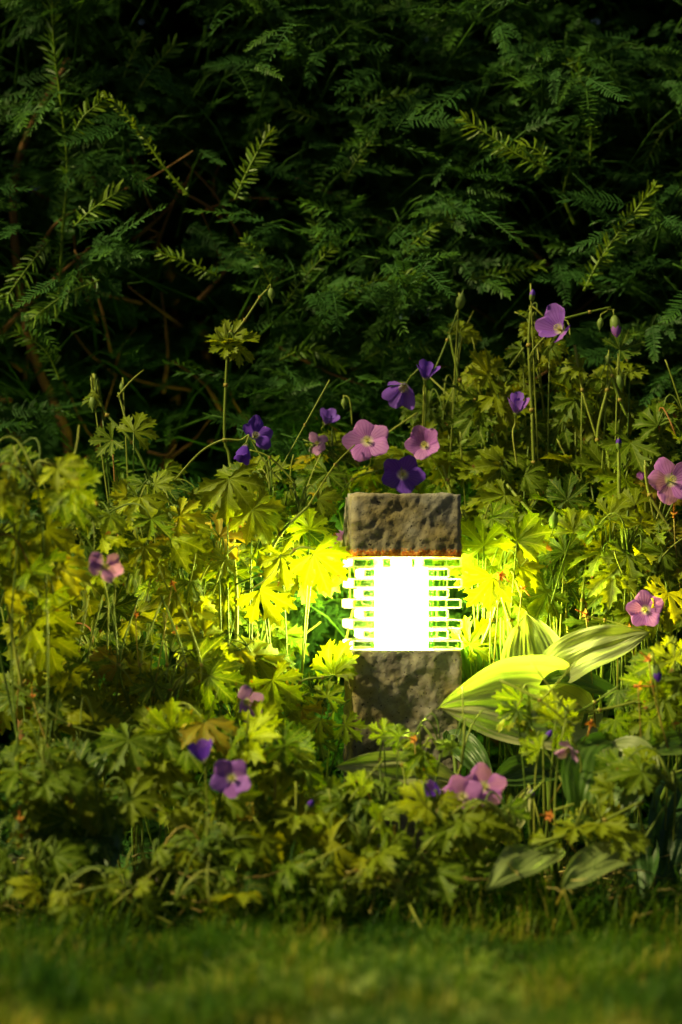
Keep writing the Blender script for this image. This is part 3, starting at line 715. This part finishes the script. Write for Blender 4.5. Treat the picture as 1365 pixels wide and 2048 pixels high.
# --- behind the lamp
plant('cranesbill behind the lamp with the large open pink flower above its cap', 720, 2.92, [(650, 925, 2.90, 75, 35, .03, 10, 52), (740, 985, 2.93, 110, 35, .03, 12, 46)],
      flowers=[(735, 882, 2.86, 47, (-.08, .30, 1), 72, 84, .74, .05, [(700, 1000, 2.9), (705, 950, 2.9), (740, 930, 2.89)]),
               (654, 838, 2.9, 30, (.25, .55, .6), 30, 28, .35, .2, [(700, 950, 2.92), (668, 880, 2.92)]),
               (636, 888, 2.88, 26, (-.2, .2, .9), 70, 95, .92, .9, [(700, 960, 2.9), (660, 910, 2.9)]),
               (682, 1088, 2.85, 36, (-.6, .2, .7), 60, 80, .62, .1, [(700, 1200, 2.87)])],
      stems=[([(668, 1010, 2.86), (705, 960, 2.88), (760, 940, 2.88)], 1.5), ([(770, 870, 2.9), (835, 825, 2.9)], 1.2)], buds=[(688, 806, 2.9, 20, (0, -1, .3), None, [(705, 850, 2.9), (700, 800, 2.9)])])
plant('cranesbill behind the lamp with a cupped pink flower and a violet one on its edge', 830, 2.9, [(840, 930, 2.93, 80, 60, .04, 16, 60), (870, 840, 2.96, 55, 45, .03, 7, 52)],
      heroes=[(655, 945, 2.86, 60, (0, .5, 1), (-.3, -.6, 0), .3), (872, 835, 2.93, 55, (0, .4, 1), (.3, .5, 0), .15)],
      flowers=[(849, 889, 2.86, 38, (-.2, .25, .85), 48, 58, .76, .08, [(905, 1010, 2.9), (890, 960, 2.9)]), (806, 949, 2.87, 43, (.05, .3, 1), 74, 88, .08, .12, [(820, 1060, 2.9), (812, 1000, 2.9)])],
      stems=[([(908, 1010, 2.86), (895, 960, 2.86), (885, 930, 2.86)], 2.0)])
plant('cranesbill with two nodding violet bells above the pink flowers', 850, 2.9, [(930, 690, 2.93, 45, 45, .03, 5, 34), (885, 800, 2.95, 40, 40, .03, 4, 44)],
      heroes=[(905, 850, 2.93, 60, (.1, .3, 1), (.4, .5, 0), .2), (920, 665, 2.9, 36, (0, .4, 1), (.4, .8, 0), .6)],
      flowers=[(803, 781, 2.86, 45, (-.35, -.55, .55), 42, 40, .42, .08, [(850, 860, 2.88), (850, 740, 2.88), (825, 750, 2.88)]), (853, 745, 2.87, 36, (.1, .7, .45), 26, 22, .18, .15, [(845, 900, 2.9), (848, 800, 2.88)])],
      stems=[([(870, 740, 2.9), (895, 680, 2.9), (920, 610, 2.9)], 1.3), ([(885, 760, 2.88), (950, 800, 2.88), (985, 850, 2.88), (1000, 900, 2.88)], 1.6), ([(900, 670, 2.9), (920, 760, 2.9), (940, 800, 2.9)], 1.8)],
      buds=[(922, 602, 2.89, 34, (.2, .9, .2), None)])
# --- right of the lamp
plant('tall cranesbill with an open lilac bell and a drooping pair of buds at upper right', 1070, 2.88, [(1065, 640, 2.9, 35, 30, .02, 6, 24), (1080, 730, 2.9, 30, 60, .03, 5, 40)],
      heroes=[(1100, 690, 2.87, 42, (0, .4, 1), (.8, -.6, 0), .35), (1140, 740, 2.87, 50, (0, .4, 1), (.1, -.9, 0), .4), (1045, 700, 2.88, 40, (0, .5, 1), (-.7, -.2, 0), .3)],
      flowers=[(1113, 654, 2.84, 48, (-.45, .25, .5), 46, 42, .55, .10, [(1058, 720, 2.87), (1075, 690, 2.86), (1130, 640, 2.88)])],
      stems=[([(1068, 925, 2.87), (1064, 820, 2.87), (1058, 690, 2.87), (1062, 620, 2.87)], 2.3, True), ([(1130, 637, 2.86), (1180, 624, 2.86), (1222, 614, 2.86)], 1.5), ([(1020, 735, 2.88), (1048, 695, 2.87)], 2.0)],
      buds=[(1065, 592, 2.86, 22, (.1, .9, .3), .4), (1231, 650, 2.85, 40, (.1, -1, .15), .62, [(1215, 618, 2.86), (1229, 620, 2.86)]), (1201, 647, 2.85, 24, (-.1, -1, .1), None, [(1215, 622, 2.86)])])
plant('cranesbill with a half closed purple flower on a straight stalk right of the bells', 1030, 2.86, [(990, 800, 2.9, 70, 80, .04, 14, 48), (1000, 960, 2.88, 70, 60, .04, 14, 54)],
      heroes=[(1010, 770, 2.9, 62, (0, .5, 1), (-.4, .7, 0), .2), (1060, 850, 2.88, 50, (0, .4, 1), (.7, -.5, 0), .3), (1000, 930, 2.84, 62, (.1, .5, 1), (-.6, -.3, 0), .3), (1050, 950, 2.84, 60, (.1, .5, 1), (.8, -.3, 0), .4), (1010, 990, 2.82, 60, (.1, .5, 1), (-.7, -.7, 0), .75)],
      flowers=[(1034, 812, 2.84, 38, (.05, .75, .45), 32, 22, .50, .2, [(1035, 935, 2.84), (1026, 870, 2.84)])],
      stems=[([(990, 940, 2.86), (1040, 1000, 2.82), (1110, 1075, 2.8)], 2.2), ([(960, 960, 2.88), (965, 880, 2.88), (970, 850, 2.88)], 1.6), ([(950, 820, 2.88), (985, 870, 2.88), (990, 900, 2.88)], 1.4)], buds=[(930, 885, 2.86, 24, (.3, .3, .6), None)])
plant('cranesbill forked like a Y with swelling buds before the hedge at right', 1200, 2.84, [(1210, 790, 2.88, 70, 50, .04, 12, 44), (1160, 830, 2.9, 50, 60, .03, 8, 50)],
      heroes=[(1165, 735, 2.85, 46, (0, .7, .7), (-1, .1, 0), .7), (1260, 740, 2.85, 42, (0, .8, .6), (1, -.2, 0), .7), (1240, 700, 2.86, 55, (.1, .6, .8), (.5, .5, 0), .15), (1150, 800, 2.87, 60, (0, .4, 1), (-.1, -.9, 0), .3)],
      stems=[([(1220, 985, 2.84), (1195, 880, 2.84), (1215, 780, 2.84), (1224, 752, 2.84), (1212, 712, 2.84)], 2.0, True), ([(1224, 752, 2.84), (1240, 800, 2.84), (1254, 832, 2.84)], 2.2), ([(1150, 690, 2.85), (1165, 780, 2.85), (1195, 880, 2.85)], 1.7)],
      buds=[(1216, 720, 2.84, 22, (0, 1, 0), None), (1240, 765, 2.84, 30, (.2, -1, 0), None)])
plant('cranesbill with broad veined leaf and a dark purple bud tip on a thick stalk', 1240, 2.82, [(1250, 960, 2.86, 80, 60, .04, 14, 62), (1180, 930, 2.88, 60, 50, .03, 8, 54)],
      heroes=[(1262, 885, 2.84, 80, (0, .35, 1), (-.2, -1, 0), .4), (1300, 870, 2.85, 62, (.1, .4, 1), (.8, .1, 0), .3), (1270, 1010, 2.78, 55, (0, .4, 1), (-.6, .5, 0), .85)],
      stems=[([(1275, 1300, 2.78), (1255, 1150, 2.78), (1240, 1010, 2.79), (1238, 905, 2.8)], 2.7)],
      buds=[(1238, 889, 2.79, 22, (0, 1, .1), .02)])
plant('cranesbill at the right edge with a star-like pink flower spreading out of frame', 1340, 2.78, [(1330, 860, 2.84, 50, 60, .04, 10, 44), (1345, 1080, 2.8, 60, 100, .05, 22, 56)],
      flowers=[(1343, 960, 2.76, 52, (.25, .2, .9), 66, 80, .74, .45, [(1290, 920, 2.78), (1310, 1040, 2.78)]), (1283, 955, 2.82, 18, (-.3, .5, .4), 30, 10, .7, .1)],
      stems=[([(1370, 1140, 2.78), (1340, 1060, 2.78), (1300, 990, 2.78), (1290, 930, 2.78)], 2.3)], seeds=[(1348, 1030, 2.76, 30, (0, 1, .2))])
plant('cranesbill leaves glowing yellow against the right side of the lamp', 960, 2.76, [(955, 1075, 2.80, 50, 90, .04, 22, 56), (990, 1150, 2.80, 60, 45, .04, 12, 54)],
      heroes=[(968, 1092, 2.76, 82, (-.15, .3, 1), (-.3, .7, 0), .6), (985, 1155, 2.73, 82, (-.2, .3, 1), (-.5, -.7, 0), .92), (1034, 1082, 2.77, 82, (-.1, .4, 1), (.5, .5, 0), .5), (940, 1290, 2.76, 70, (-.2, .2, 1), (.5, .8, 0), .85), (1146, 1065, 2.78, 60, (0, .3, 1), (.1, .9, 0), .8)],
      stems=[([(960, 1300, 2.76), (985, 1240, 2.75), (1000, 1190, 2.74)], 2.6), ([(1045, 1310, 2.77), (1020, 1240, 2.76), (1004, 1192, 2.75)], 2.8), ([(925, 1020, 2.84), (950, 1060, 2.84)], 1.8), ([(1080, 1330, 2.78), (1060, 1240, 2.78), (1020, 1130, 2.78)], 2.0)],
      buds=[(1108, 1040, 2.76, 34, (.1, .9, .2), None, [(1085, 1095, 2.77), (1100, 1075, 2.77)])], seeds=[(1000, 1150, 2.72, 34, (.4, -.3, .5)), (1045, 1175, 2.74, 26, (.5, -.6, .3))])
plant('cranesbill with dark star-shaped leaves right of the yellow glow', 1100, 2.84, [(1080, 1040, 2.86, 80, 60, .04, 20, 60), (1100, 1150, 2.86, 90, 70, .04, 22, 60)],
      heroes=[(1130, 1105, 2.80, 72, (0, .4, 1), (-.3, .7, 0), .25), (1095, 1185, 2.79, 72, (0, .4, 1), (-.6, -.6, 0), .35), (1135, 1000, 2.83, 65, (0, .3, 1), (.1, .9, 0), .12)],
      stems=[([(1158, 1330, 2.79), (1165, 1200, 2.8), (1175, 1110, 2.8)], 1.9)], rshift=-.1)
plant('cranesbill with a round magenta flower above the long hosta leaf', 1260, 2.76, [(1240, 1110, 2.8, 80, 90, .05, 34, 56), (1320, 1200, 2.78, 60, 80, .05, 16, 56)],
      heroes=[(1255, 1110, 2.76, 72, (0, .4, 1), (-.2, -.8, 0), .45), (1175, 1245, 2.76, 65, (0, .4, 1), (.1, -.9, 0), .35), (1240, 1200, 2.77, 60, (0, .4, 1), (-.8, -.1, 0), .35), (1325, 1185, 2.76, 68, (0, .4, 1), (.2, .7, 0), .15), (1220, 1035, 2.77, 60, (0, .4, 1), (.5, .6, 0), .7)],
      flowers=[(1291, 1220, 2.72, 40, (-.25, .12, 1), 58, 74, .68, .06, [(1300, 1330, 2.76), (1296, 1280, 2.76)])],
      seeds=[(1172, 1228, 2.74, 26, (-.7, .3, .3)), (1262, 1255, 2.73, 24, (-.9, 0, .2)), (1236, 1262, 2.73, 20, (-.4, -.8, .2))], stems=[([(1170, 1232, 2.75), (1210, 1240, 2.75), (1265, 1255, 2.74)], 1.1)])
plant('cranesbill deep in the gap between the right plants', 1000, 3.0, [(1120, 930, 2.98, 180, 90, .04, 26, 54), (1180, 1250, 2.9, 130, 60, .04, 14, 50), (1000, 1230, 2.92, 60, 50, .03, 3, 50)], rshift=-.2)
# --- in front of the hostas
plant('blurred cranesbill sprig leaning over the pale hosta leaf', 1080, 2.5, [(1050, 1420, 2.52, 40, 45, .02, 6, 44), (1130, 1430, 2.5, 50, 35, .02, 4, 48)],
      heroes=[(1112, 1440, 2.5, 66, (0, .6, 1), (.2, .8, 0), .6), (1035, 1420, 2.5, 50, (0, .5, 1), (-.3, -.7, 0), .1), (1080, 1500, 2.49, 50, (0, .5, 1), (-.6, .3, 0), .5)],
      flowers=[(1137, 1500, 2.46, 32, (-.3, -.7, .4), 45, 75, .98, .8)], buds=[(1096, 1472, 2.48, 26, (.3, .5, .4), .1), (1064, 1590, 2.46, 22, (0, .6, .5), .1)],
      stems=[([(1000, 1360, 2.52), (1080, 1400, 2.5), (1130, 1440, 2.5)], 1.6), ([(1050, 1440, 2.5), (1200, 1420, 2.52), (1280, 1400, 2.52)], 1.7), ([(1130, 1440, 2.5), (1190, 1405, 2.52), (1240, 1370, 2.52)], 1.5)], seeds=[(1183, 1445, 2.5, 34, (-.2, -.6, .4))])
plant('blurred cranesbill at the right edge with a tiny blue bud and orange calyx', 1310, 2.55, [(1290, 1380, 2.56, 65, 50, .04, 12, 46), (1350, 1390, 2.54, 60, 90, .04, 16, 58)],
      heroes=[(1300, 1440, 2.52, 62, (0, .5, 1), (-.2, -.6, 0), .5), (1350, 1320, 2.52, 60, (0, .4, 1), (-.2, .7, 0), .8), (1230, 1440, 2.52, 56, (0, .5, 1), (.3, -.7, 0), .35)],
      buds=[(1313, 1343, 2.5, 34, (.2, -.9, .2), .03)], seeds=[(1298, 1318, 2.5, 30, (-.4, .3, .3)), (1276, 1372, 2.5, 38, (.8, 0, .3))])
plant('blurred cranesbill trailing over the heart-shaped hosta leaf at lower right', 1230, 2.45, [(1290, 1570, 2.46, 90, 45, .04, 12, 48), (1190, 1660, 2.44, 130, 35, .04, 12, 46)],
      heroes=[(1290, 1530, 2.45, 60, (0, .5, 1), (-.4, .4, 0), .8), (1225, 1580, 2.44, 48, (0, .5, 1), (-.6, .2, 0), .7)],
      stems=[([(1060, 1690, 2.42), (1150, 1665, 2.42), (1210, 1640, 2.42), (1290, 1600, 2.43)], 2.1), ([(960, 1750, 2.40), (1040, 1715, 2.41), (1120, 1680, 2.42)], 1.8), ([(1110, 1620, 2.44), (1150, 1608, 2.44)], 1.6)], seeds=[(1102, 1632, 2.42, 34, (-.5, .1, .5))])
plant('cranesbill sprig of ragged leaves laid over the pillar foot and low hosta leaf', 830, 2.5, [(850, 1495, 2.52, 85, 20, .025, 7, 38), (910, 1510, 2.5, 35, 30, .03, 4, 38)],
      heroes=[(830, 1525, 2.5, 52, (0, .7, 1), (.7, -.4, 0), .9), (800, 1475, 2.52, 44, (0, .5, 1), (-.3, .2, 0), .35), (770, 1470, 2.54, 40, (0, .5, 1), (-.3, .5, 0), .5)],
      stems=[([(765, 1590, 2.5), (760, 1520, 2.52), (765, 1480, 2.52)], 1.4), ([(815, 1590, 2.5), (805, 1530, 2.51), (790, 1490, 2.52)], 1.4)], seeds=[(830, 1480, 2.5, 28, (-.5, .2, .5))])
plant('cranesbill in front of the pillar foot with two overlapping lilac flowers and a furled one', 900, 2.44, [(960, 1650, 2.42, 100, 35, .03, 16, 48), (870, 1640, 2.42, 70, 50, .03, 12, 50)],
      heroes=[(910, 1660, 2.42, 60, (0, .4, 1), (.1, .6, 0), .8), (1010, 1620, 2.43, 55, (0, .5, 1), (.5, -.5, 0), .2)],
      flowers=[(926, 1594, 2.44, 47, (-.15, .15, 1), 70, 84, .72, .2), (968, 1574, 2.45, 46, (.2, .25, 1), 68, 82, .70, .15), (869, 1583, 2.44, 36, (-.7, .35, .45), 32, 12, .0, .1)], stems=[([(975, 1680, 2.42), (1010, 1640, 2.43), (1090, 1560, 2.45)], 1.6)])
plant('pair of blurred flowers, one furled blue and one open purple, on a front left cranesbill', 440, 2.46, [(330, 1480, 2.48, 110, 60, .05, 30, 60), (500, 1500, 2.48, 90, 50, .05, 22, 58), (450, 1620, 2.44, 110, 50, .04, 20, 56)],
      heroes=[(270, 1570, 2.46, 80, (-.1, .3, 1), (.2, .9, 0), .75), (520, 1450, 2.5, 62, (0, .3, 1), (.2, .9, 0), .8)],
      flowers=[(405, 1507, 2.40, 42, (-.1, .75, .4), 34, 18, .0, .08), (464, 1556, 2.39, 43, (.05, .15, 1), 66, 82, .56, .15)])
plant('cranesbill low in front between the purple flowers and the lamp foot', 590, 2.46, [(600, 1540, 2.5, 80, 45, .03, 16, 56), (610, 1640, 2.44, 110, 50, .04, 24, 56)], buds=[(619, 1612, 2.42, 26, (.3, .6, .4), .02)], seeds=[(1, 1500, 2.44, 20, (0, 1, 0))][:0])
plant('cranesbill in front of the lamp foot with wide dark leaves and no flowers', 740, 2.42, [(740, 1600, 2.44, 70, 45, .03, 16, 58), (730, 1680, 2.40, 110, 55, .04, 26, 60)], rshift=-.05)
plant('cranesbill sprawling at bottom centre right on the grass edge', 870, 2.38, [(860, 1730, 2.40, 110, 40, .03, 18, 52), (740, 1780, 2.35, 120, 32, .03, 10, 46)], stems=[([(600, 1845, 2.40), (740, 1830, 2.39), (840, 1805, 2.39), (905, 1790, 2.39)], 1.6), ([(905, 1790, 2.39), (960, 1760, 2.39)], 1.7)], rshift=-.1)
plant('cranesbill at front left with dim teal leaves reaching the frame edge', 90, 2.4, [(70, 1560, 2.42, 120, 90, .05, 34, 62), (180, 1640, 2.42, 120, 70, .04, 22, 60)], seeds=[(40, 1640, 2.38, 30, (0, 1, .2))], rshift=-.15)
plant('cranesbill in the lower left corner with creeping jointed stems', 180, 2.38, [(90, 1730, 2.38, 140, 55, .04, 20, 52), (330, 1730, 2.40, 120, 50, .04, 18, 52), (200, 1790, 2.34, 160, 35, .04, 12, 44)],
      stems=[([(-20, 1720, 2.36), (70, 1770, 2.36), (165, 1772, 2.36), (205, 1800, 2.36)], 2.0), ([(60, 1740, 2.36), (75, 1775, 2.36)], 1.6), ([(230, 1780, 2.36), (290, 1820, 2.36), (350, 1850, 2.36)], 1.5)], rshift=-.15)
plant('cranesbill along the grass edge below the purple flowers', 470, 2.40, [(480, 1700, 2.40, 120, 45, .04, 24, 54), (600, 1750, 2.38, 100, 40, .03, 14, 48), (420, 1790, 2.35, 130, 30, .03, 10, 44)], rshift=-.1)
plant('cranesbill filling the left middle in front of the thicket', 130, 2.5, [(150, 1470, 2.52, 130, 60, .05, 28, 60)], stems=[([(20, 1360, 2.48), (140, 1450, 2.48), (272, 1480, 2.48)], 1.8)], seeds=[(65, 1394, 2.48, 24, (0, .8, .3))])

# ------------------------------------------------------------------ hostas
def hosta_leaf(parent, base, tip, wd, nrm, r, arch=.12, cup=.12, heart=.16, pet=None, wave=.07):
    base = P(*base); tip = P(*tip); y = tip - base; ln = y.length; y.normalize(); z = V(*nrm); z = (z - y * z.dot(y)).normalized(); x = y.cross(z)
    wd = wd * 2.7 / F / 2; nv, nu = 34, 97; vs = []; uv = []; sd = R.uniform(0, 50)
    for i in range(nv + 1):
        t = i / nv; sh = t ** .55 * (1 - t) ** .85 / .392 if 0 < t < 1 else 0
        for j in range(nu):
            u = -1 + 2 * j / (nu - 1); tt = t - heart * abs(u) * (1 - t) ** 3
            zz = -arch * ln * (2 * t - 1) ** 2 * (1 if t > .5 else .6) + cup * wd * abs(u) ** 1.5 * sh * 2 + wave * ln * noise.noise(Vector((u * 2 + sd, t * 3, 0)))
            zz += .010 * wd * 2 * math.cos((u + .05 * noise.noise(Vector((u * 3, t * 4, sd)))) * 12 * math.pi) * min(1, t * 4) * (1 - t * .5) * math.sin(math.pi * min(1, t * 1.02)) * (1 if i else 0) - .05 * wd * math.exp(-(u / .06) ** 2)
            vs.append(base + y * tt * ln + x * u * sh * wd + z * zz); uv.append((u, t))
    q = [(i * nu + j, i * nu + j + 1, (i + 1) * nu + j + 1, (i + 1) * nu + j) for i in range(nv) for j in range(nu - 1)]
    a = Acc(); a.raw(vs, q, uv, r); lf = a.build('leaf', M['hosta'], parent)
    st = Acc(); g = pet or Vector(parent.location); st.tube(bez(g, g.lerp(base, .6) + Vector((0, 0, .03)), base, 8), .0035, .0022, 7, .4)
    return lf, st
def hosta(label, bpx, d, leaves):
    b = ground_pt(bpx, d, .001); e = empty('hosta_plant', b, label, 'hosta', 'hosta plants in the border'); al = Acc()
    for l in leaves:
        lf, st = hosta_leaf(e, *l); al.v += st.v; al.q += [q + al.n for q in st.q]; al.uv += st.uv; al.r += st.r; al.n += st.n
    al.build('petioles', M['stem'], e)
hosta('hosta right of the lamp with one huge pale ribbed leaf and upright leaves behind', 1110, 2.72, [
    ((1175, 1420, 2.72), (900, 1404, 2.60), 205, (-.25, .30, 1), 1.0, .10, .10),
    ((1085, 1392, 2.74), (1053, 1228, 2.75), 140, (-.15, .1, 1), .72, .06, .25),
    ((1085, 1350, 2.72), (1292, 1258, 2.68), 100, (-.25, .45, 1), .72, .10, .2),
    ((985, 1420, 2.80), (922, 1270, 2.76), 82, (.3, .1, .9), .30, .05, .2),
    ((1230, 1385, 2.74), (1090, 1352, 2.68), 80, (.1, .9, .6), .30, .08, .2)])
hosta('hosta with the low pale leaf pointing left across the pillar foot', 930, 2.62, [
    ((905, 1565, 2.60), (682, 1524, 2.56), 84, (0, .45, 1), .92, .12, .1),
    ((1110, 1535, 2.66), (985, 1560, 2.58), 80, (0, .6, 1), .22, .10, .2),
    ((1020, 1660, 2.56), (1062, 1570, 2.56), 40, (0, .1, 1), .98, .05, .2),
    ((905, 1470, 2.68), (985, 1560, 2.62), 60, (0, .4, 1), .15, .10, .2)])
hosta('hosta at lower right with the dark heart-shaped leaf hanging down', 1240, 2.60, [
    ((1228, 1500, 2.50), (1180, 1675, 2.44), 165, (-.1, .4, 1), .36, .12, .2, .24),
    ((1235, 1500, 2.50), (1312, 1575, 2.47), 96, (.2, .5, 1), .65, .15, .2, .24),
    ((1390, 1470, 2.54), (1262, 1500, 2.50), 75, (0, .5, 1), .5, .1, .2),
    ((1400, 1560, 2.60), (1330, 1790, 2.50), 150, (-.1, .3, 1), .0, .12, .2),
    ((1260, 1660, 2.56), (1285, 1790, 2.48), 90, (0, .4, 1), .05, .1, .2)])
hosta('low hosta beside the grass with two lit fan-like leaves on the ground', 1120, 2.50, [
    ((1105, 1700, 2.42), (975, 1765, 2.36), 80, (-.3, .7, .8), .6, .1, .15),
    ((1255, 1700, 2.42), (1125, 1765, 2.36), 80, (-.3, .7, .8), .6, .1, .15),
    ((1000, 1730, 2.50), (1060, 1790, 2.44), 60, (0, .6, .8), .25, .1, .2)])
hosta('small hosta among the left cranesbills with a round dark leaf and one narrow blade', 210, 2.48, [
    ((170, 1640, 2.44), (215, 1745, 2.38), 125, (0, .3, 1), .12, .1, .15),
    ((150, 1620, 2.46), (232, 1450, 2.47), 62, (-.4, .5, .8), .30, .12, .3),
    ((110, 1450, 2.56), (165, 1330, 2.57), 44, (.2, .3, 1), .60, .05, .3)])

# ------------------------------------------------------------------ grass and litter
def blades(n, area, hlo, hhi, wd, lean=.5):
    a = Acc()
    for _ in range(n):
        d = area[0] + (area[1] - area[0]) * R.random(); px = R.uniform(-250, 1620); p = P(px, 1800, d)
        p.z = gz(p.x, p.y) - .002
        h = R.uniform(hlo, hhi) * (.9 + 1.0 * noise.noise(Vector((p.x * 9, p.y * 9, 4)))); an = R.uniform(0, 6.28); l = Vector((math.cos(an), math.sin(an), 0)); s = Vector((-l.y, l.x, 0)) * wd * R.uniform(.6, 1.2)
        le = abs(R.gauss(0, lean)); vs = []
        for t in (0, .35, .7): c = p + Vector((0, 0, h * t)) + l * h * le * t * t; vs += [c - s * (1 - .5 * t), c + s * (1 - .5 * t)]
        vs.append(p + Vector((0, 0, h * (1 - .25 * le))) + l * h * le)
        a.raw(vs, [(0, 1, 3, 2), (2, 3, 5, 4), (4, 5, 6, 4)], None, max(0, min(1, R.gauss(.5, .2) + .9 * noise.noise(Vector((p.x * 14, p.y * 14, 9))))))
    return a
a = blades(30000, (1.6, 2.42), .02, .048, .0011, .9); o = a.build('lawn_grass', M['grass']); tag(o, 'short lawn grass, softly blurred along the bottom of the picture', 'grass', kind='stuff')
a = blades(5500, (2.34, 2.56), .03, .085, .0013, .8); o = a.build('edge_grass', M['grass']); tag(o, 'longer unmown grass where the lawn meets the border', 'grass', kind='stuff')
a = Acc()
for _ in range(330):
    p = P(R.uniform(-60, 1450), 1800, R.uniform(2.36, 2.66)); p.z = R.uniform(.008, .07); an = R.uniform(0, 6.28); dd = Vector((math.cos(an), math.sin(an) * .6, R.uniform(-.1, .35))).normalized() * R.uniform(.012, .05)
    a.tube([p, p + dd * .5 + rv(.004), p + dd], R.uniform(.0006, .0015), .0005, 4, R.random())
o = a.build('dead_stem_litter', M['straw']); tag(o, 'dry straw coloured stalks lying under the front leaves', 'plant litter', kind='stuff')
